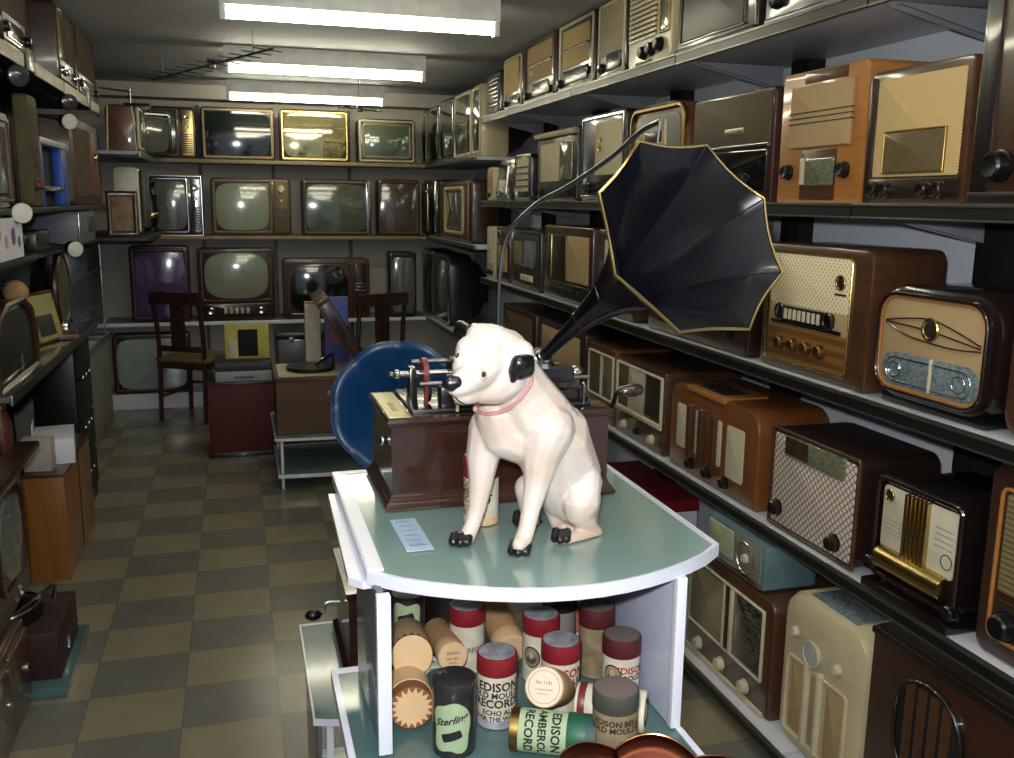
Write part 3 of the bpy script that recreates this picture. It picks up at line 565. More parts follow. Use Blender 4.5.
# ------------------------------------------------------------------ televisions
def tv(label, cx, w_, z, h, kind, body_m, scr, Y=7.34, rz=0, group='televisions on the back wall shelves', X=None, **k):
    E = {'right': [('r', 'bezel', .02, .04, .76, .97, .06, .05, k.get('bz', W_MID), .012), ('s', .06, .1, .72, .91, scr, .05), ('p', 'control_panel', .79, .06, .97, .95, .02, k.get('cp', GOLDD), .006), ('k', .88, .8, .05, CHROME), ('k', .88, .62, .03, CHROME), ('b', 'speaker_slot', .81, .12, .95, .5, 9, 'h', .5, k.get('cs', W_DARK), .009)],
         'full': [('r', 'bezel', .02, .03, .98, .97, .05, .05, k.get('bz', GOLDD), .012), ('s', .06, .08, .94, .92, scr, .05, 6)],
         'bottom': [('r', 'bezel', .04, .27, .96, .97, .05, .03, k.get('bz', W_MID), .008), ('s', .09, .31, .91, .94, scr, .06, 3.2), ('p', 'control_panel', .06, .04, .94, .24, .02, k.get('cp', GOLDD), .008), ('k', .15, .14, .05, CHROME), ('k', .8, .14, .05, CHROME), ('b', 'pushbutton', .32, .1, .68, .18, 5, 'v', .6, IVORY, .014)],
         'wide': [('r', 'bezel', .04, .06, .78, .95, .1, .035, k.get('bz', W_MID), .014), ('s', .08, .1, .74, .9, scr, .07, 3.6), ('p', 'control_panel', .82, .1, .95, .92, .02, k.get('cp', W_DARK), .006), ('b', 'chrome_strip', .83, .45, .94, .62, 3, 'h', .5, CHROME, .01), ('k', .885, .28, .06, GOLDD), ('k', .885, .14, .03, GOLDD)]}[kind]
    loc = (cx, Y, z) if X is None else (X, cx, z)
    return device('television', label, 'television', w_, h, k.get('d', .36), body_m, E+k.get('extra', []), loc, rz, group, r=k.get('r', .03), taper=1, bev=k.get('bev', .008))
z = 1.882
tv('television with big dull grey screen and chrome-knobbed gold panel, top left of the back wall', -.51, .5, z, .37, 'right', W_RED, SCRGREY, cp=GOLD)
tv('television with dark green glass and slim brown right panel on the top back shelf', .04, .53, z, .38, 'full', W_DARK, SCRD, bz=TAN, extra=[])
tv('television whose gold-rimmed glass mirrors the ceiling tubes, middle of the top back shelf', .60, .52, z, .385, 'full', W_RED, SCRM, bz=GOLD)
tv('television with cream flared bezel and pale screen, right end of the top back shelf', 1.15, .45, z, .335, 'full', W_DARK, SCRG, bz=mat('pale_bezel', (176, 166, 138), .4), extra=[('r', 'inner_bezel', .07, .1, .93, .9, .08, .07, mat('olive_bezel', (120, 112, 84), .4), .016), ('s', .17, .17, .8, .86, SCRG, .07, 3.2)])
z = 1.322
tv('television with bright chrome frame and shiny right panel beside the figurine', -.435, .40, z, .44, 'right', W_BLACK, SCRGREY, bz=CHROME, cp=CHROME, cs=GLD, extra=[('r', 'chrome_frame', 0, .0, 1, 1, .01, .02, CHROME, .02)])
tv('television with khaki screen, white knob and tan control panel on the middle back shelf', .115, .585, z, .43, 'right', W_MID, SCR, bz=mat('bronze_bezel', (110, 96, 66), .4), cp=mat('tan_panel', (120, 100, 62), .4), extra=[('k', .88, .82, .055, IVORY)])
tv('dark-framed television with a tall silver strip at its right on the middle back shelf', .755, .53, z, .43, 'full', W_DARK, SCRG, bz=mat('brown_bezel', (78, 66, 50), .4), extra=[('b', 'silver_strip', .925, .02, .985, .98, 1, 'v', 1, CHROME, .018)])
tv('brown television with reddish grey screen next to the corner on the middle back shelf', 1.24, .33, z, .44, 'full', W_RED, mat('crt_glass_brown', (86, 76, 66), .12, coat=1), bz=W_MID)
z = .678
tv('television with purple screen behind the wooden chair, lower left of the back wall', -.565, .42, z, .57, 'full', W_RED, SCRP, bz=W_RED)
tv('tall walnut television with round-cornered khaki screen above a knobbed panel', -.015, .565, z, .55, 'bottom', W_RED, SCR, cp=W_DARK)
tv('wide brown television with dark screen and brass knobs behind the open gramophone lid', .665, .67, z, .47, 'wide', W_MID, SCRD)
tv('small dark television near the corner on the low back shelf', 1.265, .22, z, .52, 'full', W_BLACK, SCRGREY, bz=W_DARK)
T = tv('large silver-screened television standing on the floor plinth behind the wooden chair', -.66, .56, .122, .46, 'full', W_RED, mat('crt_glass_silver', (158, 172, 170), .18, coat=.8), bz=W_MID, Y=7.41, d=.30)
GT = 'televisions turned to the aisle in the far right corner'
z = 1.882
for lb, a, b, h, bz in (('innermost dark television of the bright-rimmed row by the far corner ceiling', 7.66, 7.46, .42, IVORY), ('second television from the corner in the bright-rimmed row near the ceiling', 7.44, 7.01, .43, CHROME), ('third television from the corner in the bright-rimmed row near the ceiling', 6.99, 6.50, .44, CHROME), ('fourth and widest television of the bright-rimmed row near the ceiling', 6.48, 5.98, .44, IVORY)):
    tv(lb, (a+b)/2, a-b, z, h, 'full', W_BLACK, SCRD, X=1.495, rz=RW, group=GT, bz=bz, r=.04)
tv('narrow cream-framed television ending the bright-rimmed row near the ceiling', 5.855, .21, z, .44, 'full', CREAM, SCRD, X=1.495, rz=RW, group=GT, bz=CREAM, r=.01)
z = 1.322
tv('television with gold side panel deep in the far corner, middle shelf', 7.55, .22, z, .44, 'right', W_DARK, SCRG, X=1.495, rz=RW, group=GT, cp=GOLD)
tv('television with speckled silver strip between corner and round-eyed wooden set', 7.19, .42, z, .44, 'full', W_RED, SCRD, X=1.495, rz=RW, group=GT, bz=W_DARK, extra=[('b', 'silver_strip', .55, .1, .75, .97, 1, 'v', 1, CHROME, .02)])
tv('reddish wooden television with small oval screen in a pale frame on the middle corner shelf', 6.46, .96, z, .42, 'full', W_RED, SCRG, X=1.495, rz=RW, group=GT, bz=W_RED, extra=[('p', 'front_board', .05, .05, .95, .95, .03, W_ORH, .02), ('r', 'screen_frame', .25, .12, .85, .9, .1, .06, mat('cream_mask', (186, 172, 132), .4), .035), ('p', 'mask', .3, .2, .8, .82, .1, SCRG, .03)])
z = .678
tv('dark chrome-lined television on the low corner shelf, nearer the corner', 7.5, .32, z, .54, 'full', W_DARK, SCRG, X=1.495, rz=RW, group=GT, bz=CHROME)
tv('tall television with curved chrome rim on the low corner shelf, nearer the viewer', 6.99, .66, z, .53, 'full', W_BLACK, SCRG, X=1.495, rz=RW, group=GT, bz=CHROME, r=.1)

# ------------------------------------------------------------------ middle of the room
GLASSM = mat('clear_glass', (235, 245, 245), .03, trans=1, ior=1.45)
def tabletop(bm, x0, x1, y0, y1, bulge, z0, z1, n=14, skew=0):
    """bow-fronted board: straight back and sides, curved front edge"""
    pts = [(x0, y1), (x0, y0)]
    for i in range(1, n): t = i/n; pts.append((x0+(x1-x0)*t, y0-bulge*math.sin(PI*t)**.8+skew*t))
    pts += [(x1, y0+skew), (x1, y1)]
    return pts
def board(pts, z0, z1, bev=.0):
    return loops(BM(), [[(p[0], p[1], z0) for p in pts], [(p[0], p[1], z1) for p in pts]])
def inset(pts, d):
    cx = sum(p[0] for p in pts)/len(pts); cy = sum(p[1] for p in pts)/len(pts)
    hx = (max(p[0] for p in pts)-min(p[0] for p in pts))/2; hy = (max(p[1] for p in pts)-min(p[1] for p in pts))/2
    return [(cx+(p[0]-cx)*(hx-d)/hx, cy+(p[1]-cy)*(hy-d)/hy) for p in pts]
def edge_band(pts, d, z0, z1):
    i = inset(pts, d); n = len(pts); bm = BM()
    vr = [[bm.verts.new((p[0], p[1], z)) for p in q] for q, z in ((pts, z0), (pts, z1), (i, z1), (i, z0))]
    for k in range(4):
        a, b = vr[k], vr[(k+1) % 4]
        for q in range(n): bm.faces.new((a[q], a[(q+1) % n], b[(q+1) % n], b[q]))
    return bm
# main display table
TX, TY = .425, 1.45
T = thing('display_table', 'white-edged display table with bow-fronted frosted glass tops carrying the dog statue', 'display table', (TX, TY, 0))
inv = Matrix.Translation((-TX, -TY, 0))
top = tabletop(None, .158, .702, 1.240, 1.745, .112, 0, 0, skew=-.028)
part('glass_top', board(inset(top, .006), 1.064, 1.0795), FROST)
part('edge_band', edge_band(top, .010, 1.061, 1.081), WHITEP)
tl = [(.143, 1.66), (.134, 1.265), (.152, 1.245), (.165, 1.245), (.165, 1.66)]
part('side_trim', board(tl, 1.052, 1.064), WHITEP)
part('side_trim', board([(.160, 1.72), (.160, 1.243), (.182, 1.238), (.182, 1.72)], 1.0795, 1.0835), WHITEP)
low = tabletop(None, .122, .617, 1.064, 1.457, .11, 0, 0)
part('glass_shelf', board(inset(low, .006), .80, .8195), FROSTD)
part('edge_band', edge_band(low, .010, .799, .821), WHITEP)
part('side_panel', add_box(BM(), .166, .176, 1.205, 1.44, .8215, 1.063, .001), GREYLAM)
part('leg', add_box(BM(), .164, .184, 1.187, 1.203, .8215, 1.063, .002), WHITEP)
part('side_panel', add_box(BM(), .600, .610, 1.158, 1.44, .8215, 1.063, .001), LAV)
part('leg', add_box(BM(), .598, .614, 1.142, 1.158, .8215, 1.063, .002), WHITEP)
part('back_panel', add_box(BM(), .53, .600, 1.44, 1.45, .8215, 1.063, .001), LAV)
part('pedestal', add_box(BM(), .22, .56, 1.20, 1.44, .04, .798, .006), GREYLAM)
part('base', add_box(BM(), .18, .60, 1.12, 1.5, .0, .04, .006), WHITEP)
tag(obj('price_card', add_box(BM(), -.021, .021, -.072, .072, 0, .0012), mat('pale_blue_card', (176, 200, 222), .4)), 'pale blue printed card lying on the glass top before the phonograph', 'card')
c_ = bpy.data.objects['price_card']; c_.location = (.245, 1.368, 1.0815); c_.rotation_euler = (0, 0, .02)
bm = BM()
for i in range(6): add_box(bm, -.014+(i % 2)*.002, .008+(i % 3)*.003, .058-.022*i, .0605-.022*i, .0013, .0016)
for i in range(3): add_box(bm, -.012, .010, -.04-.006*i, -.0385-.006*i, .0013, .0016)
obj('print', bm, mat('blue_grey_print', (112, 136, 170), .6), c_)

# --- phonograph
PX0, PX1, PY0, PY1, PZ = .236, .628, 1.495, 1.715, 1.0815
T = thing('phonograph', 'mahogany cased cylinder phonograph with black octagonal horn edged in gold', 'phonograph', ((PX0+PX1)/2, PY0, PZ))
inv = Matrix.Translation((-(PX0+PX1)/2, -PY0, -PZ))
def mould(x0, x1, y0, y1, prof):
    rg = []
    for d, z in prof: rg.append([(x0-d, y0-d, z), (x1+d, y0-d, z), (x1+d, y1+d, z), (x0-d, y1+d, z)])
    return loops(BM(), rg)
PMAH = wood('phonograph_mahogany', (60, 32, 24), (34, 18, 14), coat=.9, rough=.22)
part('case', mould(PX0, PX1, PY0, PY1, [(0, PZ+.02), (0, PZ+.145)]), PMAH)
part('base_moulding', mould(PX0, PX1, PY0, PY1, [(.012, PZ), (.014, PZ+.005), (.011, PZ+.010), (.009, PZ+.012), (.007, PZ+.016), (.004, PZ+.019), (.002, PZ+.024), (0, PZ+.027)]), PMAH)
part('lid_moulding', mould(PX0, PX1, PY0, PY1, [(0, PZ+.143), (.006, PZ+.146), (.008, PZ+.152), (.005, PZ+.158), (0, PZ+.160)]), PMAH)
zt = PZ+.160
part('bedplate', add_box(BM(), .275, .60, 1.51, 1.70, zt, zt+.008, .003), IRON)
part('brass_plate', add_box(BM(), .232, .270, 1.492, 1.70, zt, zt+.002, .001), mat('aged_brass_plate', (190, 178, 128), .4, metal=.3))
bm = BM()
for k in range(7): add_box(bm, .245, .257-.003*(k % 2), 1.60-.010*k, 1.603-.010*k, zt+.002, zt+.0024)
part('plate_print', bm, INKG)
part('side_latch', add_sphere(BM(), (.231, 1.56, PZ+.105), .007, (1, 1, 1.4)), CHROME)
cz = zt+.062
part('feed_screw', rod(BM(), (.262, 1.56, cz), (.53, 1.56, cz), .0055, 12), CHROME)
part('guide_rod', rod(BM(), (.29, 1.60, cz+.014), (.55, 1.60, cz+.014), .0045, 12), STEEL)
part('guide_rod', rod(BM(), (.29, 1.525, cz-.012), (.60, 1.525, cz-.012), .004, 12), STEEL)
part('mandrel', rod(BM(), (.36, 1.56, cz), (.50, 1.56, cz), .026, 24), CHROME)
part('record_cylinder', rod(BM(), (.350, 1.56, cz), (.495, 1.56, cz), .028, 24), mat('black_wax', (22, 20, 20), .35))
for x in (.283, .545):
    part('bearing_post', slab(BM(), [(x-.008, zt+.006), (x+.008, zt+.006), (x+.005, cz+.012), (x-.005, cz+.012)], 1.545, 1.575, .002), IRON)
part('end_screw', lathe(BM(), [(.004, 0), (.008, .002), (.008, .008), (.004, .012), (.006, .018), (.002, .022)], zto((-1, 0, 0), (.262, 1.56, cz)), 12), CHROME)
part('pulley_wheel', rod(BM(), (.300, 1.56, cz), (.309, 1.56, cz), .028, 28), REDM)
part('pulley_wheel', rod(BM(), (.3085, 1.56, cz-.028), (.3145, 1.56, cz-.028), .022, 28), IRON)
bm = BM(); tube(bm, [(.3045, 1.532, cz), (.3045, 1.536, cz-.03), (.3045, 1.545, zt+.006)], .004, 6); part('drive_belt', bm, REDM)
part('motor_housing', add_box(BM(), .325, .40, 1.515, 1.55, zt+.006, zt+.045, .006), BLACKP)
part('gear_housing', add_box(BM(), .50, .60, 1.52, 1.60, zt+.006, zt+.030, .006), IRON)
part('carriage', add_box(BM(), .50, .57, 1.515, 1.57, cz-.02, cz+.008, .005), IRON)
part('speed_lever', lathe(BM(), [(.003, 0), (.003, .012), (.006, .014), (.006, .022), (.002, .024)], zto((0, 0, 1), (.352, 1.505, zt+.004)), 10), IVORY)
part('start_lever', lathe(BM(), [(.002, 0), (.0025, .02), (.005, .024), (.004, .038), (.001, .04)], zto((0, 0, 1), (.585, 1.51, zt+.004)), 10), CHROME)
part('governor', add_sphere(BM(), (.58, 1.54, cz-.005), .012, (1.2, 1, 1)), CHROME)
kx = .640
part('crank_arm', tube(BM(), spline([(.628, 1.55, zt-.03), (.652, 1.55, zt-.03), (.657, 1.545, zt-.01), (.657, 1.53, zt+.018)], 5), .0045, 8), IRON)
part('crank_handle', lathe(BM(), [(.004, 0), (.009, .008), (.012, .022), (.0125, .034), (.009, .046), (.003, .05)], zto((1, -.12, .05), (.657, 1.528, zt+.02)), 16), mat('dark_wooden_handle', (42, 26, 24), .25, coat=.8), label='polished dark wooden crank handle')
# horn
HC = Vector((.590, 1.1324, 1.5594)); HA = Vector((.1442, -.8905, .4316)).normalized(); HR = .147
HE = Vector((.4809, 1.4224, 1.3523))
e_ = HA.cross(Vector((0, 0, 1))).normalized(); g_ = HA.cross(e_)
path = []
for i in range(25):
    t = i/24; a, b, c, d = HE, HE+Vector((.25, -.72, .62)).normalized()*.13, HC-HA*.14, HC
    path.append(a*(1-t)**3+b*3*t*(1-t)**2+c*3*t*t*(1-t)+d*t**3)
def horn_rad(t): return .0085+.018*t+.1205*max(0, t)**3.0
def horn_rings(off, NS=5):
    rg = []
    for i, p in enumerate(path):
        t = i/24; tg = (path[min(i+1, 24)]-path[max(i-1, 0)]).normalized()
        if i > 19: tg = tg.lerp(HA, (i-19)/5).normalized()
        ee = (e_-tg*e_.dot(tg)).normalized(); gg = tg.cross(ee)
        R = horn_rad(t)+off; r_ = []
        for k in range(8):
            for s in range(NS):
                u = s/NS; a0 = 5.0901-(k)*PI/4; a1 = 5.0901-(k+1)*PI/4
                v0 = Vector((math.cos(a0), math.sin(a0))); v1 = Vector((math.cos(a1), math.sin(a1)))
                q = v0*(1-u)+v1*u
                qc = q.normalized(); bl = min(1, max(0, (t-.15)/.35)); q = qc*(1-bl)+q*bl
                q = q*(1-.03*math.sin(PI*u)*bl)        # slight scallop between the ribs
                fwd = -.004*math.sin(PI*u)*t*t
                r_.append(p+(ee*q.x+gg*q.y)*R+tg*fwd)
        rg.append(r_)
    return rg
ro, ri = horn_rings(0.0), horn_rings(-.0015)
bm = BM(); loops(bm, ro+ri[::-1], cap0=False, cap1=False); 
hn = part('horn', bm, HORNB); 
rim = ro[-1]
part('horn_rim', tube(BM(), [p+HA*.0005 for p in rim], .0022, 6, closed=True), GOLD); bpy.data.objects['horn_rim'].parent = hn
for k in range(8):
    part('horn_rib', tube(BM(), [ro[i][k*5]-(ro[i][k*5]-path[i])*.01 for i in range(6, 25)], .0016, 5), HORNB).parent = hn
for i in (7, 12):
    part('horn_seam', tube(BM(), ro[i], .0014, 5, closed=True), IRON).parent = hn
d0 = (path[1]-path[0]).normalized()
part('horn_elbow', tube(BM(), spline([path[0]+d0*.004, path[0]-d0*.02, path[0]-d0*.03+Vector((-.012, .03, -.012)), (.478, 1.50, 1.325), (.474, 1.53, cz-.0)], 6), [.0105]*25, 12), HORNB)
part('elbow_collar', lathe(BM(), [(.010, -.004), (.019, 0), (.021, .004), (.014, .007), (.0125, .013), (.010, .014)], zto(d0, path[0]-d0*.014), 24), CHROME)
part('reproducer', rod(BM(), (.474, 1.53, cz-.004), (.470, 1.53, cz+.022), .020, 24), CHROME)
# crane
def pt(px, py, wd, az=17.0):
    """world point seen at a photo position, at a horizontal distance wd along the azimuth az (degrees)"""
    d = rt*((px-PW/2)/F_PX)-up*((py-PH/2)/F_PX)+fw
    a = math.radians(az); h_ = d.x*math.sin(a)+d.y*math.cos(a)
    return CP+d*(wd/h_)
cr = [pt(497, 400, 1.70), pt(498, 330, 1.69), pt(500, 275, 1.67), pt(508, 235, 1.65), pt(535, 205, 1.60), pt(570, 185, 1.54), pt(610, 158, 1.46), pt(640, 132, 1.38), pt(660, 121, 1.33)]
part('crane', tube(BM(), spline([(cr[0].x, cr[0].y, zt)]+cr[1:], 8), .0038, 8), STEEL)
HK = min((p for r_ in ro[12:22] for p in r_), key=lambda p: (p-cr[-1]).length)
part('horn_chain', tube(BM(), [cr[-1], (cr[-1]+HK)/2+Vector((0, 0, -.003)), HK], .0012, 6), STEEL)

# --- seated dog statue: one continuous body surface
DOGM = mat('glazed_white_ceramic', (212, 206, 201), .42, coat=.12, noise=((200, 180, 164), 15, (1, 1, 1), .4))
nt = DOGM.node_tree; b_ = nt.nodes['Principled BSDF']
# tan glaze painted on the feet
src = b_.inputs['Base Color'].links[0].from_socket
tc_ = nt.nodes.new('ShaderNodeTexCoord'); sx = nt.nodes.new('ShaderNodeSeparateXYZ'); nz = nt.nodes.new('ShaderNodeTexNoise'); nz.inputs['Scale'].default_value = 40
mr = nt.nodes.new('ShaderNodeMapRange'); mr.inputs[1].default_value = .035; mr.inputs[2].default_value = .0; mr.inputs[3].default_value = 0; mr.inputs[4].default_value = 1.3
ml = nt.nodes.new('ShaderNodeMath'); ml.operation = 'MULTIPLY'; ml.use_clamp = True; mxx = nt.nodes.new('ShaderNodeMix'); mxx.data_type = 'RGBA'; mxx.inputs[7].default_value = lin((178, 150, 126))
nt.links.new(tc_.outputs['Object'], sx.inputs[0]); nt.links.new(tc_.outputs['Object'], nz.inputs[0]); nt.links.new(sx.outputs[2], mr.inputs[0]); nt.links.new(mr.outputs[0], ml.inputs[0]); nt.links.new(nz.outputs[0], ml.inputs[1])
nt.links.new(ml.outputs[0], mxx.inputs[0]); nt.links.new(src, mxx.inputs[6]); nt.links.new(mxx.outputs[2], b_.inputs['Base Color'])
bn = nt.nodes.new('ShaderNodeTexNoise'); bn.inputs['Scale'].default_value = 55; bn.inputs['Detail'].default_value = 4; bpn = nt.nodes.new('ShaderNodeBump'); bpn.inputs['Strength'].default_value = .35; bpn.inputs['Distance'].default_value = .0025
nt.links.new(tc_.outputs['Object'], bn.inputs[0]); nt.links.new(bn.outputs[0], bpn.inputs['Height']); nt.links.new(bpn.outputs[0], b_.inputs['Normal'])
DOGB = mat('glazed_black_ceramic', (20, 19, 20), .3, coat=.3)
T = thing('dog_statue', 'seated white ceramic dog statue with black ears, nose and pink collar on the glass top', 'statue', (.44, 1.32, PZ))
inv = Matrix.Translation((-.44, -1.32, -PZ))
def blob(chains, voxel, smooth, mt, name, m_, par, sub=0):
    """spheres run along tapered chains, fused into one closed skin"""
    bm = BM()
    for ch in chains:
        for (a, ra), (b, rb) in zip(ch, ch[1:]):
            n = max(2, int((b-a).length/max(min(ra, rb)*.22, voxel)))
            for i in range(n+1):
                t = i/n; bmesh.ops.create_icosphere(bm, subdivisions=2, radius=ra*(1-t)+rb*t, matrix=Matrix.Translation(a*(1-t)+b*t))
    me = bpy.data.meshes.new(name); bm.to_mesh(me); bm.free()
    o = bpy.data.objects.new(name, me); link(o)
    r = o.modifiers.new('r', 'REMESH'); r.mode = 'VOXEL'; r.voxel_size = voxel
    s_ = o.modifiers.new('s', 'SMOOTH'); s_.factor = .5; s_.iterations = smooth
    dg = bpy.context.evaluated_depsgraph_get(); me2 = bpy.data.meshes.new_from_object(o.evaluated_get(dg))
    bpy.data.objects.remove(o); bpy.data.meshes.remove(me)
    bm = BM(); bm.from_mesh(me2); bpy.data.meshes.remove(me2)
    tree = BVHTree.FromBMesh(bm)
    bmesh.ops.transform(bm, matrix=mt, verts=bm.verts[:])
    for v in bm.verts: v.co.z = max(v.co.z, .0004)
    oo = obj(name, bm, m_, par); oo.data.polygons.foreach_set('use_smooth', [True]*len(oo.data.polygons)); return oo, tree
def ch(*p): return [(pt(a, b, c), r) for a, b, c, r in p]
DOG = [
 ch((576, 502, 1.425, .040), (570, 470, 1.415, .050), (556, 440, 1.39, .056), (535, 415, 1.37, .056), (520, 392, 1.355, .049), (510, 374, 1.335, .044), (500, 358, 1.32, .046)),
 ch((562, 432, 1.39, .044), (530, 440, 1.37, .043), (506, 430, 1.365, .045), (500, 412, 1.355, .040)),
 ch((580, 470, 1.42, .030), (583, 500, 1.43, .030), (583, 522, 1.44, .024)),
 ch((540, 440, 1.36, .046), (548, 468, 1.385, .040), (560, 500, 1.42, .030)),
 # near fore leg
 ch((549, 428, 1.345, .040), (541, 455, 1.34, .030), (537, 482, 1.335, .021), (531, 508, 1.325, .0150), (527, 528, 1.315, .0135), (523, 540, 1.31, .014), (519, 545, 1.295, .011)),
 # far fore leg
 ch((490, 428, 1.375, .034), (483, 455, 1.372, .027), (481, 482, 1.365, .0195), (477, 508, 1.36, .0145), (472, 526, 1.352, .0125), (467, 537, 1.345, .0135), (460, 541, 1.338, .011)),
 # near hind leg
 ch((583, 480, 1.395, .030), (581, 500, 1.385, .0315), (579, 512, 1.385, .024), (590, 527, 1.395, .014)),
 ch((594, 532, 1.40, .0145), (580, 537, 1.38, .0135), (566, 540, 1.362, .0125), (560, 542, 1.355, .010)),
 ch((572, 470, 1.40, .028), (588, 482, 1.40, .024)),
 # fold between, belly side
 ch((556, 488, 1.415, .024), (553, 507, 1.42, .0155), (560, 528, 1.43, .014), (572, 530, 1.42, .014)),
 # far hind leg
 ch((548, 480, 1.43, .030), (528, 488, 1.43, .023), (530, 508, 1.44, .018), (532, 524, 1.445, .013)),
 ch((536, 528, 1.45, .012), (521, 530, 1.43, .011)),
 # head
 ch((495, 358, 1.318, .040), (503, 362, 1.318, .043), (502, 374, 1.308, .039), (494, 384, 1.295, .031)),
 ch((480, 338, 1.305, .022), (492, 344, 1.308, .030), (508, 354, 1.318, .034)),
 ch((470, 350, 1.290, .0215), (474, 358, 1.285, .028), (484, 356, 1.295, .034)),
 ch((470, 360, 1.278, .0230), (468, 368, 1.268, .0235), (474, 374, 1.268, .0245)),
 ch((486, 366, 1.285, .028), (474, 376, 1.258, .0240), (463, 383, 1.236, .0195), (457, 386, 1.226, .0160)),
 ch((492, 388, 1.29, .0245), (476, 393, 1.262, .0155), (464, 396, 1.240, .0135), (459, 396, 1.232, .010)),
 ch((482, 340, 1.315, .016), (478, 330, 1.325, .0095), (474, 326, 1.33, .006)),
 ch((488, 336, 1.315, .014), (482, 329, 1.325, .0075)),
 ch((522, 352, 1.30, .018), (527, 362, 1.29, .012)),
]
dog, tree = blob(DOG, .0026, 7, inv, 'body', DOGM, T)
def hit(px, py):
    d = (rt*((px-PW/2)/F_PX)-up*((py-PH/2)/F_PX)+fw).normalized()
    r = tree.ray_cast(CP, d); return (r[0], r[1]) if r[0] is not None else (pt(px, py, 1.3), -d)
o_, _ = blob([ch((527, 361, 1.285, .011), (519, 363, 1.272, .0125), (514, 371, 1.27, .009), (513, 380, 1.273, .005)), ch((528, 360, 1.288, .010), (527, 370, 1.287, .011), (520, 374, 1.277, .009))], .0018, 4, inv, 'ear', DOGB, T)
o_, _ = blob([ch((468, 330, 1.325, .008), (461, 326, 1.34, .009), (458, 332, 1.345, .008), (464, 337, 1.335, .008))], .0018, 4, inv, 'ear', DOGB, T)
p, n = hit(451, 383)
o_, _ = blob([[(p+rt*-.002, .0105), (p+rt*.006+up*.001, .0095)], [(p-up*.003, .0095), (p+up*.004-rt*.002, .0085)]], .0016, 3, inv, 'nose', DOGB, T)
for ex, ey in ((458, 356), (483, 374.5)):
    p, n = hit(ex, ey)
    part('eye', add_sphere(BM(), p-n*.0080, .0118), mat('eye_rim_ochre', (222, 196, 182), .3, coat=.5))
    v_ = (CP-p).normalized(); v_ = (n+v_*.7).normalized()
    e2 = part('pupil', add_sphere(BM(), p-n*.0030+v_*.0036, .0047), DOGB); e2.parent = bpy.data.objects['dog_statue']
    part('glint', add_sphere(BM(), p-n*.0030+v_*.0076+up*.0006-rt*.0008, .0007), WHITE)
    pts = []
# mouth line
pts = [hit(a, b)[0] for a, b in ((451, 394), (455, 397), (459, 401), (465, 404), (472, 404), (479, 402))]
part('mouth', tube(BM(), spline(pts, 4), .0011, 6), DOGB)
# collar: ring shrunk onto the neck
cc = pt(504, 390, 1.335)
front = [hit(a, b)[0] for a, b in ((474, 409), (481, 412), (489, 413.5), (499, 412), (509, 407.5), (518, 400), (526, 390), (531, 379))]
back = []
for q in front[2:7]:
    dd = (cc-q).normalized(); r_ = tree.ray_cast(cc+dd*.12, -dd)
    back.append(r_[0] if r_[0] is not None else cc+dd*.045)
pts = spline(front+back+[front[0]], 6)[:-1]
for _ in range(3): pts = [(pts[i-1]+pts[i]*2+pts[(i+1) % len(pts)])/4 for i in range(len(pts))]
part('collar', tube(BM(), [p+(p-cc).normalized()*.001 for p in pts], .0034, 8, closed=True), mat('dusty_pink_glaze', (206, 150, 148), .45))
# black paws: three toes each
for lst in (((453, 543, 1.330), (460, 545, 1.326), (467, 544, 1.329)), ((512, 546, 1.297), (518, 549, 1.290), (526, 547, 1.294)), ((555, 541, 1.352), (560, 544, 1.346), (566, 542, 1.350)), ((516, 530, 1.43), (520, 532, 1.425))):
    chs = []
    for a, b, c in lst:
        p = pt(a, b, c); p.z = PZ+.0085; q = p+Vector((.006, .012, .006)); chs.append([(p, .0078), (q, .0075)])
    blob(chs, .0015, 2, inv, 'paw', DOGB, T)

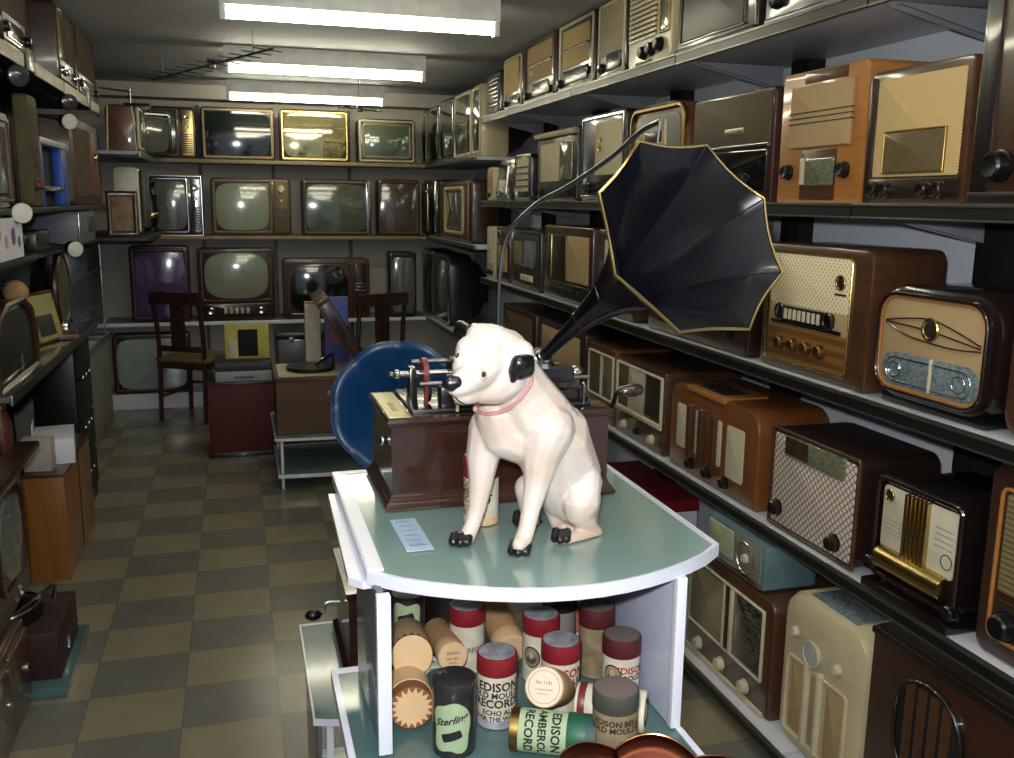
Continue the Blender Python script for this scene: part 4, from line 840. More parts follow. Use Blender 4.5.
# --- record cylinders
FONTCACHE = {}
def can(name, label, base, R, H, lid, lidm, bodym, lines=None, mtx=None, rz=0, group='cylinder record boxes on the lower glass shelf', ink=INK, topm=None, portrait=None, bot=None, wrapang=0, extra=None, hollow=False, tsz=1.0, flip=False):
    T = thing(name, label, 'record box', group=group, mtx=mtx if mtx is not None else Matrix.Translation(base) @ Matrix.Rotation(rz, 4, 'Z'))
    bpy.context.view_layer.update()
    hb = H-lid
    obj('tube_body', lathe(BM(), [(R*.96, 0), (R*.97, .001), (R*.97, hb-.0005), (R*.9, hb)], None, 32), bodym, T)
    if bot: obj('base_band', lathe(BM(), [(R*.98, .0), (R*.985, .002), (R*.985, .012), (R*.97, .0125)], None, 32), bot, T)
    if lid > 0:
        obj('lid', lathe(BM(), [(R*.985, hb-.001), (R, hb), (R, H-.003), (R*.985, H-.0008), (R*.95, H)], None, 32), lidm, T)
        if topm: obj('lid_top', lathe(BM(), [(R*.9, H-.001), (R*.9, H+.0004), (R*.86, H+.0006)], None, 32), topm, T)
    def wrap(bm, zc, rr, a0=0):
        for v in bm.verts:
            a = v.co.x/rr+a0; v.co = Vector((rr*math.sin(a), -rr*math.cos(a), zc+v.co.z))
        return bm
    if lines:
        for s, zf, sz, m_ in lines:
            bm = text_bm(s, sz*tsz*1.18, .03)
            bmesh.ops.subdivide_edges(bm, edges=[e for e in bm.edges if e.calc_length() > R*.25], cuts=1)
            wrap(bm, hb*zf, R*.985, wrapang); flat_obj('lettering', bm, m_, T)
    def wdisc(fn, rings=6, n=40):
        bm = BM(); c_ = bm.verts.new((0, 0, 0)); pr_ = None
        for j in range(1, rings+1):
            q = [bm.verts.new((fn(2*PI*i/n)[0]*j/rings, 0, fn(2*PI*i/n)[1]*j/rings)) for i in range(n)]
            for i in range(n):
                if pr_ is None: bm.faces.new((c_, q[i], q[(i+1) % n]))
                else: bm.faces.new((pr_[i], q[i], q[(i+1) % n], pr_[(i+1) % n]))
            pr_ = q
        return bm
    T['_'] = 0; del T['_']
    if portrait is not None:
        a0, zf = portrait
        for nm, rr, m_, k in (('portrait_frame', .0155, INK, .98), ('portrait', .0135, PAPERD, .99), ('portrait_head', .006, mat('portrait_grey', (160, 150, 128), .8), 1.0), ('portrait_shoulders', .009, mat('portrait_dark', (70, 62, 54), .8), .995)):
            bm = BM(); zc = -.004 if nm == 'portrait_shoulders' else (.004 if nm == 'portrait_head' else 0)
            bm.free(); bm = wdisc(lambda a: (rr*math.cos(a)*(.8 if 'head' in nm else 1), rr*math.sin(a)*(1.2 if 'sh' not in nm else .8)))
            for v in bm.verts: v.co.z += zc
            wrap(bm, hb*zf, R*k, a0); flat_obj(nm, bm, m_, T)
    if extra: extra(T, wrap, R, hb, H, wdisc)
    return T
SZ = .8215
def lidpos(px, py, H):
    d = rt*((px-PW/2)/F_PX)-up*((py-PH/2)/F_PX)+fw; t = (SZ+H-CP.z)/d.z; p = CP+d*t; return Vector((p.x, p.y, SZ))
def face(b): return math.atan2(b.x, b.y)*-1
GOLDT = [('EDISON', .80, .0165, INK), ('GOLD MOULDED', .64, .0115, INK), ('RECORDS', .48, .0155, INK), ('ECHO ALL', .31, .0095, INK), ('OVER THE WORLD', .19, .0085, INK)]
def upright(px, py, H, R, label, rz=0, **k):
    b = lidpos(px, py, H); return can('record_box', label, b, R, H, k.pop('lid', .028), k.pop('lidm', RED), k.pop('bodym', PAPER), rz=face(b)+rz, **k)
upright(497, 651, .112, .0310, 'red-lidded cylinder record box with full gold moulded lettering standing at the front', lines=GOLDT, topm=SILV, bot=SILV, rz=.12)
upright(467, 604, .112, .0305, 'red-lidded record box standing behind, between two cardboard tubes', lines=[('RECORDS', .5, .01, INKG)], topm=SILV, rz=.9)
upright(541, 613, .112, .0310, 'red-lidded record box with a dark oval portrait, behind the disc-ended tube', portrait=(-.5, .55), topm=SILV)
upright(561, 639, .112, .0310, 'red-lidded record box with red lettering, leaning spot behind the round paper end', lines=[('EDISON', .80, .0165, INKR), ('GOLD MOULDED', .62, .0125, INK), ('RECORDS', .46, .0155, INKR)], topm=SILV, wrapang=.0, rz=.35)
upright(597, 605, .118, .0305, 'dark maroon-lidded record box with worn olive label, farthest back on the right', lidm=DRED, bodym=PAPERD, topm=mat('dusty_brown_top', (104, 90, 88), .7), lid=.030)
upright(622, 634, .108, .0310, 'dark maroon-lidded record box with portrait and red lettering beside the right panel', lidm=DRED, lines=[('EDISON', .74, .0135, INKR), ('GOLD', .58, .011, INK)], portrait=(-.35, .62), topm=mat('dusty_brown_top', (104, 90, 88), .7), wrapang=.75, rz=-.1)
upright(616, 687, .112, .0330, 'worn dark green-lidded record box with browned label at the front right', lidm=mat('dark_green_worn_lid', (52, 62, 56), .6, noise=((70, 66, 58), 40, (1, 1, 1), .5)), bodym=PAPERD, lines=[('EDISON BELL', .84, .010, INK), ('GOLD MOULDED', .72, .010, INK), ('RECORD', .5, .012, INKG)], topm=mat('dusty_brown_top', (104, 90, 88), .7), lid=.026, bot=DARKTIN, rz=.1)
def sterling(T, wrap, R, hb, H, wdisc):
    def f(a):
        rr = 1+.07*math.sin(5*a+.6); q = (abs(math.cos(a))**4+abs(math.sin(a))**4)**-.25; return (.0275*q*rr*math.cos(a), .037*q*rr*math.sin(a))
    flat_obj('green_label', wrap(wdisc(f), hb*.54, R*.982), GREENL, T)
    bm = text_bm('Sterling', .0162, .03)
    for v in bm.verts: v.co = Vector((v.co.x+v.co.z*.35, 0, v.co.z+.012+v.co.x*.25))
    bmesh.ops.subdivide_edges(bm, edges=[e for e in bm.edges if e.calc_length() > .006], cuts=1)
    flat_obj('lettering', wrap(bm, hb*.54, R*.99), INK, T)
    def g(a):
        q = (abs(math.cos(a))**8+abs(math.sin(a))**8)**-.125; x, y = .0150*q*math.cos(a), .0065*q*math.sin(a); return (x*.95-y*.3, x*.3+y*.95)
    bm = wdisc(g)
    for v in bm.verts: v.co.z -= .012
    flat_obj('cylinder_drawing', wrap(bm, hb*.54, R*.99), INK, T)
upright(454, 676, .112, .0320, 'black tin record box with pale green drawn label at the front left', lidm=DARKTIN, bodym=DARKTIN, extra=sterling, lid=.024, rz=-.1)
# black one behind, standing on its head
b = lidpos(408, 592, .112)
T = can('record_box', 'black record box with small green label behind the cardboard tubes at the left', b, .0300, .112, .024, DARKTIN, DARKTIN, extra=sterling, mtx=Matrix.Translation(b+Vector((0, 0, .112))) @ Matrix.Rotation(face(b)-.15, 4, 'Z') @ Matrix.Rotation(PI, 4, 'Y'))
def lying(a, d, spin=0):
    q = Vector((0, 0, 1)).rotation_difference(Vector(d).normalized()).to_matrix().to_4x4()
    return Matrix.Translation(a) @ q @ Matrix.Rotation(spin, 4, 'Z')
def ptz(px, py, z):
    d = rt*((px-PW/2)/F_PX)-up*((py-PH/2)/F_PX)+fw; return CP+d*((z-CP.z)/d.z)
# green box lying: base end left, dark cap right
R = .0310; a = ptz(512, 728, SZ+R); b = ptz(592, 737, SZ+R); dr = (b-a); dr.z = 0
T = can('record_box', 'green record box lying on its side at the front, lettering running upward', a, R, .112, .030, GREEND, GREENL, mtx=lying(a, dr, 0), lines=None, bot=GOLDD)
# lettering bands around the box, turned to the viewer
def side_text(T, R, hb, items, view):
    M_ = T.matrix_world.copy() if False else T.matrix_world
    inv3 = (CP-M_.translation); l = M_.to_3x3().inverted() @ inv3; a0 = math.atan2(l.x, -l.y)
    for s, zf, sz, m_ in items:
        bm = text_bm(s, sz*1.05, .03)
        for v in bm.verts: v.co = Vector((-v.co.z, 0, v.co.x)) if False else v.co
        # letters run round the box, tops toward the cap
        bmesh.ops.subdivide_edges(bm, edges=[e for e in bm.edges if e.calc_length() > .006], cuts=1)
        for v in bm.verts:
            an = v.co.x/(R*.985)+a0; v.co = Vector((R*.985*math.sin(an), -R*.985*math.cos(an), hb*zf+v.co.z))
        flat_obj('lettering', bm, m_, T)
bpy.context.view_layer.update()
side_text(T, R, .082, [('EDISON', .80, .017, INK), ('AMBEROL', .56, .0155, INK), ('RECORD', .33, .0165, INK)], None)
obj('cap_end', lathe(BM(), [(R*1.0, .108), (R*1.002, .109), (R*1.002, .122), (R*.96, .123)], None, 32), mat('dull_teal_cap', (46, 74, 74), .6), T)
# white box lying behind the dark green lid, ring-printed end to the right
a = ptz(580, 706, SZ+R); b = ptz(648, 701, SZ+R); dr = b-a; dr.z = 0
T = can('record_box', 'white record box lying behind the worn green one, oval ring on its end', a, R, .104, .03, PAPER, PAPER, mtx=lying(a+Vector((0, .012, 0)), dr.normalized()+Vector((-.02, -.45, 0)), 0), lines=None)
obj('end_ring', ring(BM(), -.021, -.021, .021, .021, .0205, .004, -.0006, .0006), INK, T); o_ = bpy.data.objects['end_ring']; o_.matrix_local = Matrix.Translation((0, 0, .1046)) @ Matrix.Rotation(PI/2, 4, 'X')
obj('end_label', lathe(BM(), [(.012, .1040), (.012, .1050), (.004, .1052)], None, 24), CARDL, T)
bm = BM(); obj('red_edge', lathe(bm, [(R*.975, .004), (R*.985, .005), (R*.985, .014), (R*.975, .015)], None, 32), REDM, T)
def disc_text(T, H, R, items, m_=INKG, sgn=1):
    bm = BM()
    for s, z_, sz in items:
        t_ = text_bm(s, sz, .01); merge(bm, t_, lambda c, z_=z_: Vector((c.x, (c.z+z_), H)))
    flat_obj('lettering', bm, m_, T)
# tube leaning with its printed paper end to the viewer, on the green box
def aim(px0, py0, z0, px1, py1, z1, R, H, flipend=True):
    """lying tube whose cap faces the viewer at (px0,py0,z0); tail toward the second point"""
    e = ptz(px0, py0, z0); t_ = ptz(px1, py1, z1); d = (e-t_).normalized()
    q = Vector((0, 0, 1)).rotation_difference(d).to_matrix().to_4x4()
    # spin so that local +y points up on the end face
    upl = (q.to_3x3().inverted() @ up); sp = math.atan2(-upl.x, upl.y)
    return Matrix.Translation(e-d*H) @ q @ Matrix.Rotation(sp, 4, 'Z')
T = can('record_box', 'cardboard record tube lying with its round numbered paper end facing out', None, .0295, .11, .03, CARDL, CARD, mtx=aim(544, 687, .900, 558, 688, .856, .03, .11))
obj('paper_disc', lathe(BM(), [(.0275, .1095), (.0275, .1106), (.0265, .1108)], None, 32), mat('pinkish_paper_disc', (224, 204, 182), .8), T)
disc_text(T, .1110, .03, [('No 1141', .006, .007), ('CYLINDER RECORD', -.004, .0032), ('MADE IN U S A', -.010, .0028)])
obj('printed_ring', tube(BM(), [(.0235*math.cos(a*PI/16), .0235*math.sin(a*PI/16), .1109) for a in range(32)], .0004, 4, closed=True), INKR, T)
T = can('record_box', 'cardboard record tube lying with a small printed cap, left of the red lids', None, .0245, .12, .03, CARDL, CARD, mtx=aim(453, 657, .878, 431, 622, .862, .025, .12))
disc_text(T, .1205, .025, [('EDISON', .006, .006), ('RECORD', -.003, .005), ('BLANK', -.010, .004)], INK)
def saw(R, H, n=18, r0=.7):
    bm = BM(); c0 = bm.verts.new((0, 0, H)); inn = []; 
    vs = []
    for i in range(n*2):
        a = PI*i/n; rr = R*(.97 if i % 2 == 0 else r0); vs.append(bm.verts.new((rr*math.cos(a), rr*math.sin(a), H)))
    for i in range(n*2): bm.faces.new((c0, vs[i], vs[(i+1) % (n*2)]))
    return bm
T = can('record_box', 'cardboard record tube with a sawtooth-folded end facing out at the far left', None, .0340, .12, 0, CARD, CARDD, mtx=aim(412, 708, .860, 404, 672, .855, .0340, .12))
flat_obj('end_disc', saw(.0335, .1205), CARDL, T); obj('paper_wrap', lathe(BM(), [(.0332, .045), (.0342, .046), (.0342, .095), (.0332, .096)], None, 32), CARDL, T)
T = can('record_box', 'pale cardboard record tube with sawtooth band lying on the tube below it', None, .0330, .12, 0, CARD, CARDL, mtx=aim(412, 656, .905, 404, 625, .862, .033, .12))
bm = BM(); n = 18
for i in range(n):
    a = 2*PI*i/n; b2 = 2*PI*(i+1)/n; m2 = (a+b2)/2; r_ = .0325
    bm.faces.new([bm.verts.new((r_*math.cos(q), r_*math.sin(q), z_)) for q, z_ in ((a, .119), (b2, .119), (m2, .104))])
flat_obj('sawtooth_band', bm, CARDD, T); flat_obj('end_disc', saw(.033, .1205), CARDL, T)
T = can('record_box', 'plain tan cardboard tube lying in the middle behind the red-lidded boxes', None, .0290, .12, .03, CARDL, CARD, mtx=aim(512, 650, .853, 499, 622, .87, .029, .12))
T = can('record_box', 'record box lying at the back, only its orange-pink round end showing', None, .0270, .10, .02, mat('orange_pink_end', (176, 96, 76), .7), CARD, mtx=aim(571, 622, .875, 560, 604, .885, .027, .10))
T = can('record_box', 'grey ribbed record box standing at the very back under the glass top', lidpos(560, 590, .118), .030, .118, .03, DARKTIN, mat('grey_ribbed_paper', (120, 116, 110), .7))
# record box behind the dog's leg on the top
b = ptz(481, 520, PZ); b.z = PZ
T = can('record_box', 'red-lidded record box standing on the glass top behind the dog statue', b, .0300, .112, .034, RED, PAPER, rz=face(b), lines=[('GOLD', .86, .015, INKR), ('AMBEROL', .70, .0135, INK), ('RECORD', .54, .014, INK), ('MOULDED', .38, .009, INKR), ('EDISON', .24, .011, INKR)], topm=SILV, bot=CARDL, group='record boxes beside the phonograph', wrapang=-.55)
c2 = lambda: None

# --- copper petal horn low in the foreground
T = thing('copper_horn', 'polished copper petal-shaped horn mouth rising at the bottom edge of the view', 'gramophone horn', (.440, .87, 0))
inv = Matrix.Translation((-.440, -.87, 0))
def petal(cx, cy, cz, R, a0, a1, tilt):
    bm = BM(); rg = []
    for i in range(10):
        t = i/9; r_ = []
        for k in range(17):
            u = k/16; a = a0+(a1-a0)*u; lob = 1+.10*math.sin(PI*u)
            r = (.025+(R-.025)*t**1.5)*lob; z_ = -.16*(1-t)**1.1+.012*math.sin(PI*u)*t
            r_.append(Vector((cx+r*math.cos(a), cy+r*math.sin(a), cz+z_)))
        rg.append(r_)
    return rg
hx, hy, hz = .440, .87, .900
for k in range(8):
    a0 = 2*PI*(k-.07)/8; rg = petal(hx, hy, hz, .135, a0, a0+2*PI/8, 0)
    bm = loops(BM(), rg, closed=False, cap0=False, cap1=False); o_ = part('petal', bm, COPPER); md = o_.modifiers.new('t', 'SOLIDIFY'); md.thickness = .0015
    part('petal_rim', tube(BM(), rg[-1], .0012, 6), mat('bright_copper', (200, 140, 104), .2, metal=1)).parent = o_
part('horn_neck', tube(BM(), [(hx, hy, hz-.15), (hx, hy, .45), (hx, hy, .05)], [.026, .02, .018], 20), COPPER)
part('stand_foot', lathe(BM(), [(.13, 0), (.13, .012), (.04, .04), (.018, .06)], Matrix.Translation((hx, hy, 0)), 28), IRON)

# --- second low display stand behind the table, with crank gramophone
def stand(label, x0, x1, y0, y1, z_, bl, lowz=None, name='display_stand'):
    global inv, T
    T = thing(name, label, 'display stand', ((x0+x1)/2, (y0+y1)/2, 0)); inv = Matrix.Translation((-(x0+x1)/2, -(y0+y1)/2, 0))
    tp = tabletop(None, x0, x1, y0, y1, bl, 0, 0)
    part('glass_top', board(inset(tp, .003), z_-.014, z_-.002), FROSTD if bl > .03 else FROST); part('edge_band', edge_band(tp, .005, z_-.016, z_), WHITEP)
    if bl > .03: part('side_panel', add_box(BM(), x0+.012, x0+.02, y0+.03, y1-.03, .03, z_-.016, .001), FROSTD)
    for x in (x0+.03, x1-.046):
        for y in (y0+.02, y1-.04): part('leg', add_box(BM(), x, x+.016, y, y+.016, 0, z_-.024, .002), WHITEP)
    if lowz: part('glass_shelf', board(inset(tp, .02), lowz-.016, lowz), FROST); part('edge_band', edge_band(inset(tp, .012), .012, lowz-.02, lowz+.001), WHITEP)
stand('low frosted glass stand with white edges behind the display table, carrying the crank gramophone', .118, .62, 1.90, 2.38, .47, .04, .10)
T = thing('crank_gramophone', 'small brown table gramophone with side crank, half hidden behind the display table', 'gramophone', (.36, 2.17, .4705)); inv = Matrix.Translation((-.36, -2.17, -.4505))
part('case', mould(.215, .52, 2.03, 2.32, [(.012, .4505), (.012, .475), (0, .485), (0, .66), (.006, .667), (.006, .68)]), PMAH)
part('turntable', rod(BM(), (.37, 2.17, .68), (.37, 2.17, .70), .12, 32), mat('olive_felt', (120, 112, 70), .9))
part('crank', tube(BM(), spline([(.209, 2.17, .60), (.175, 2.17, .60), (.168, 2.165, .58), (.155, 2.16, .575)], 5), .004, 8), STEEL)
part('crank_knob', add_sphere(BM(), (.142, 2.16, .575), .014, (1.5, 1, 1)), BLACKP)

# --- middle-distance stand with wooden gramophone, blue horn
stand('white-edged low glass stand in the aisle carrying the open wooden gramophone', .155, .86, 5.08, 5.76, .30, .02, .09)
T = thing('wooden_gramophone', 'brown wooden gramophone with tall raised lid standing on the low glass stand', 'gramophone', (.38, 5.38, .3005)); inv = Matrix.Translation((-.38, -5.38, -.3005))
W_DUL = wood('dull_walnut', (96, 70, 44), (70, 50, 32), coat=.1, rough=.6)
part('case', mould(.175, .74, 5.16, 5.60, [(0, .3005), (0, .60), (.006, .605), (.006, .625)]), W_DUL)
part('deck', add_box(BM(), .19, .725, 5.175, 5.585, .626, .632), IVORY)
part('turntable', rod(BM(), (.38, 5.36, .633), (.38, 5.36, .655), .14, 32), BLACKP)
part('tone_arm', tube(BM(), spline([(.52, 5.5, .635), (.52, 5.5, .69), (.46, 5.38, .69), (.41, 5.33, .665)], 5), .010, 8), CHROME)
part('latch', add_box(BM(), .455, .470, 5.156, 5.162, .51, .54, .001), STEEL); part('keyhole', add_box(BM(), .458, .466, 5.157, 5.161, .46, .475, .001), BLACKM)
M_ = Matrix.Translation((.70, 5.30, .632)) @ Matrix.Rotation(math.radians(-32), 4, 'Y')
part('lid', add_box(BM(), -.038, .038, -.14, .30, .0, .50, .006, mtx=M_), PMAH)
part('lid_edge', add_box(BM(), -.040, .040, -.142, .302, .47, .503, .004, mtx=M_), W_MID)
T = thing('blue_horn', 'large blue enamelled petal-edged gramophone horn behind the phonograph', 'gramophone horn', (.66, 3.75, 0)); inv = Matrix.Translation((-.66, -3.75, 0))
bc = Vector((.60, 3.62, .775)); ba = Vector((-.22, -.93, .28)).normalized(); be = ba.cross(Vector((0, 0, 1))).normalized(); bg = be.cross(ba)
rg = []
for i in range(14):
    t = i/13; r0 = .02+.03*t+.19*t**2.2; r_ = []
    for k in range(80):
        a = 2*PI*k/80; lob = abs(math.sin(4*a)); rr = r0*(1+.035*t*t*(lob**.6-.5)); fw_ = .012*t*t*lob
        r_.append(bc-ba*(.32*(1-t))+(be*math.cos(a)+bg*math.sin(a))*rr*1.12+ba*fw_)
    rg.append(r_)
bell = part('bell', loops(BM(), rg, cap0=False, cap1=False), BLUEM); md = bell.modifiers.new('t', 'SOLIDIFY'); md.thickness = .002
part('bell_rim', tube(BM(), rg[-1], .003, 6, closed=True), BLUEM).parent = bell
for k in range(8): part('bell_seam', tube(BM(), [rg[i][k*10] for i in range(3, 14)], .0018, 5), mat('pale_blue_seam', (60, 100, 140), .4)).parent = bell
nk = bc-ba*.32
part('neck', tube(BM(), spline([nk+ba*.01, nk-ba*.08, nk-ba*.12+Vector((0, 0, -.06)), (nk.x, nk.y+.15, .42), (nk.x, nk.y+.15, .03)], 6), .018, 12), BLUEM)
part('stand_foot', lathe(BM(), [(.15, 0), (.15, .012), (.03, .03), (.02, .04)], Matrix.Translation((nk.x, nk.y+.15, 0)), 24), IRON)

# red-brown cabinet with record player, packets
T = thing('cabinet', 'dark red floor cabinet standing in the aisle under the silver record player', 'cabinet', (0, 6.05, 0)); inv = Matrix.Translation((0, -6.05, 0))
REDC = mat('dark_red_leatherette', (84, 24, 20), .6, noise=((66, 18, 16), 60, (1, 1, 1), .6))
part('body', add_box(BM(), -.215, .185, 5.86, 6.26, .0, .462, .006), REDC); part('plinth', add_box(BM(), -.225, .195, 5.85, 6.27, .0, .03, .004), W_DARK); part('top', add_box(BM(), -.222, .192, 5.855, 6.265, .462, .476, .003), W_DARK)
T = thing('record_player', 'grey and black portable record player on top of the dark red cabinet', 'record player', (0, 6.05, .477)); inv = Matrix.Translation((0, -6.05, -.477))
part('base', add_box(BM(), -.165, .175, 5.87, 6.2, .477, .545, .01), mat('light_grey_plastic', (160, 162, 164), .5)); part('lid', add_box(BM(), -.168, .178, 5.868, 6.202, .546, .60, .012), mat('charcoal_plastic', (60, 60, 62), .5)); part('handle', tube(BM(), [(-.05, 5.866, .51), (-.05, 5.85, .51), (.06, 5.85, .51), (.06, 5.866, .51)], .005, 6), BLACKP)
T = thing('carton', 'yellow carton with dark picture panel standing on the silver record player', 'carton', (0.03, 6.02, .6025)); inv = Matrix.Translation((-.03, -6.02, -.6025))
part('carton_body', add_box(BM(), -.10, .17, 5.99, 6.06, .6025, .815, .003), mat('yellow_card', (196, 184, 92), .6)); part('picture_panel', add_box(BM(), -.02, .10, 5.983, 5.99, .62, .79, .001), BLACKM); part('white_panel', add_box(BM(), -.075, -.025, 5.983, 5.99, .61, .72, .001), PAPER)
T = thing('book', 'salmon pink book standing upright on the gramophone deck', 'book', (.345, 5.62, .60)); T.location = (.33, 5.7, .302); inv = Matrix.Translation((-.33, -5.7, -.302))
part('cover', add_box(BM(), .375, .47, 5.69, 5.72, .302, .99, .003), mat('salmon_cover', (186, 104, 84), .6)); part('pages', add_box(BM(), .378, .467, 5.688, 5.69, .31, .975), PAPER)
T = thing('book', 'purple-blue picture book standing beside the raised gramophone lid', 'book', (.43, 5.66, .302)); inv = Matrix.Translation((-.43, -5.66, -.302))
part('cover', add_box(BM(), .492, .635, 5.65, 5.68, .302, 1.02, .003), mat('purple_cover', (78, 60, 130), .5, noise=((50, 90, 160), 9, (1, 1, 1), .4))); part('picture', add_box(BM(), .52, .62, 5.645, 5.65, .72, .84), mat('pinkish_print', (150, 80, 110), .5))
T = thing('storage_case', 'dark case with metal clasps lying behind the yellow carton', 'case', (.30, 6.3, 0)); inv = Matrix.Translation((-.30, -6.3, 0))
part('body', add_box(BM(), .22, .66, 6.12, 6.55, 0, .70, .01), W_BLACK); part('lid', add_box(BM(), .215, .665, 6.115, 6.555, .70, .745, .01), BLACKP); 
for x in (.3, .42, .55): part('clasp', add_box(BM(), x, x+.03, 6.105, 6.116, .68, .715, .002), STEEL)

# chairs
def chair(label, loc, rz):
    T = thing('wooden_chair', label, 'chair', loc, rz, None)
    CH = wood('dark_chair_wood', (58, 30, 20), (38, 20, 14), axis='z')
    for sx in (-1, 1):
        obj('leg', rod(BM(), (sx*.19, -.19, 0), (sx*.185, -.19, .43), .016, 8, .02), CH, T)
        obj('leg', tube(BM(), spline([(sx*.18, .21, 0), (sx*.18, .19, .43), (sx*.18, .20, .7), (sx*.18, .25, .95)], 5), .017, 8), CH, T)
        obj('side_stretcher', rod(BM(), (sx*.188, -.18, .18), (sx*.182, .19, .18), .01, 8), CH, T)
    obj('stretcher', rod(BM(), (-.187, -.19, .22), (.187, -.19, .22), .01, 8), CH, T)
    obj('seat_rail', add_box(BM(), -.2, .2, -.205, .2, .39, .44, .006), CH, T)
    obj('seat', add_box(BM(), -.215, .215, -.22, .205, .44, .47, .012), mat('tan_seat_pad', (118, 98, 66), .7), T)
    obj('top_rail', add_box(BM(), -.20, .20, .228, .258, .86, .95, .01), CH, T)
    obj('back_rail', add_box(BM(), -.18, .18, .198, .218, .52, .56, .005), CH, T)
    obj('splat', add_box(BM(), -.055, .055, .212, .228, .55, .88, .004), CH, T)
    return T
chair('dark wooden chair with splat back beside the purple television', (-.32, 7.06, 0), math.radians(150))
chair('dark wooden chair half hidden behind the blue horn and open gramophone lid', (.90, 6.75, 0), math.radians(200))

# aerials
def aerial(label, p0, p1, n, L, hang, r=.006):
    T = thing('television_aerial', label, 'aerial', p0); i_ = Matrix.Translation(-Vector(p0)); p0, p1 = Vector(p0), Vector(p1)
    def pp(nm, bm, m_): bmesh.ops.transform(bm, matrix=i_, verts=bm.verts[:]); return obj(nm, bm, m_, T)
    pp('boom', rod(BM(), p0, p1, r, 8), STEEL); d = (p1-p0).normalized(); s_ = d.cross(Vector((0, 0, 1))).normalized()
    for k in range(n):
        c = p0.lerp(p1, (k+.5)/n); l = L*(1-.35*k/n); pp('element', rod(BM(), c-s_*l, c+s_*l, r*.6, 6), STEEL)
    for h in hang: c = p0.lerp(p1, h); pp('hanger', rod(BM(), c, (c.x, c.y, ZC), .003, 6), STEEL)
    cl = p0.lerp(p1, .52); pp('clamp', add_box(BM(), cl.x-.02, cl.x+.02, cl.y-.02, cl.y+.02, cl.z-.02, cl.z+.02, .004), BLACKP)
    return T
aerial('long television aerial with many short rods hanging under the ceiling at the left', (-.42, 5.75, 2.25), (.21, 4.9, 2.33), 12, .13, (.1, .85))
aerial('small aerial hanging in front of the farthest ceiling light', (.70, 6.7, 2.235), (1.02, 6.75, 2.22), 5, .09, (.5,))
T = thing('indoor_aerial', 'upright indoor aerial rod with crossing dipoles above the left television', 'aerial', (-.62, 6.55, 1.89)); inv = Matrix.Translation((.62, -6.55, -1.89))
part('mast', rod(BM(), (-.62, 6.55, 1.89), (-.62, 6.55, 2.28), .007, 8), STEEL); part('dipole', rod(BM(), (-.8, 6.55, 2.28), (-.60, 6.55, 2.26), .005, 8), STEEL); part('dipole', rod(BM(), (-.78, 6.5, 2.13), (-.35, 6.6, 2.10), .005, 8), STEEL)
part('junction', add_box(BM(), -.66, -.50, 6.5, 6.6, 2.14, 2.19, .01), BLACKP); part('base', add_box(BM(), -.66, -.58, 6.51, 6.59, 1.882, 1.895, .004), BLACKP)

# ------------------------------------------------------------------ left side
LM = mat('black_shelving', (20, 20, 21), .5)
T = thing('left_shelving', 'black shelving unit with cream price strips along the left wall', 'shelving', (-1.5, 4, 0)); inv = Matrix.Translation((1.5, -4, 0))
for z_, y0, y1, x1 in ((2.09, 2.2, 5.7, -.70), (1.56, 2.2, 5.75, -.70), (1.365, 5.9, 7.25, -.50), (1.395, 2.2, 3.72, -.695)):
    part('shelf', add_box(BM(), -1.5, x1-.004, y0, y1, z_-.022, z_, .002), LM)
for a, b in ((2.2, 3.75), (3.95, 4.55), (4.58, 5.2), (5.3, 5.66)): part('price_strip', add_box(BM(), -.7035, -.697, a, b, 2.045, 2.092, .001), mat('cream_price_strip', (206, 196, 170), .5))
for y in (3.86, 5.25): part('price_clip', add_box(BM(), -.703, -.69, y-.05, y+.05, 2.045, 2.12, .003), mat('clear_clip', (150, 150, 120), .25))
part('price_strip', add_box(BM(), -.723, -.716, 2.3, 3.3, 1.53, 1.552, .001), mat('yellowed_strip', (140, 116, 58), .5))
for y in (2.25, 3.85, 5.3, 7.22): part('upright', add_box(BM(), -1.50, -1.44, y-.03, y+.03, 0, 2.42, .002), LM)
part('back_panel', add_box(BM(), -1.5, -1.49, 2.2, 5.7, .1, 2.42), LM)
part('divider', add_box(BM(), -1.49, -.86, 3.62, 3.66, 1.0, 2.065), LM)
part('shelf', add_box(BM(), -1.5, -.53, 5.9, 6.85, 1.845, 1.865, .002), mat('blue_white_shelf', (140, 156, 176), .4)); part('edge_rail', add_box(BM(), -.53, -.52, 5.9, 6.85, 1.83, 1.868, .002), STEEL)
part('shelf', add_box(BM(), -1.48, -.72, 3.95, 5.65, 1.365, 1.378, .002), LM)
part('backing_card', add_box(BM(), -1.1, -1.09, 3.95, 5.6, 1.38, 1.54, .001), mat('pale_blue_backing', (150, 172, 196), .5)); part('backing_card', add_box(BM(), -1.1, -1.09, 3.95, 5.6, 1.20, 1.355, .001), mat('pale_blue_backing', (0, 0, 0)))
T = thing('instrument_case', 'grey metal instrument box with dark window on the black left shelf', 'instrument', (-.85, 5.05, 1.379)); inv = Matrix.Translation((.85, -5.05, -1.379))
part('case', add_box(BM(), -1.0, -.72, 4.80, 5.35, 1.379, 1.53, .005), mat('grey_hammered_metal', (104, 112, 124), .4)); part('window', add_box(BM(), -.721, -.716, 5.1, 5.3, 1.42, 1.50, .001), W_DARK); part('trim', add_box(BM(), -.722, -.714, 4.80, 4.84, 1.385, 1.525, .001), CHROME)
T = thing('cine_camera', 'black cine camera standing before the pale blue card on the left shelf', 'camera', (-.82, 4.25, 1.379)); inv = Matrix.Translation((.82, -4.25, -1.379))
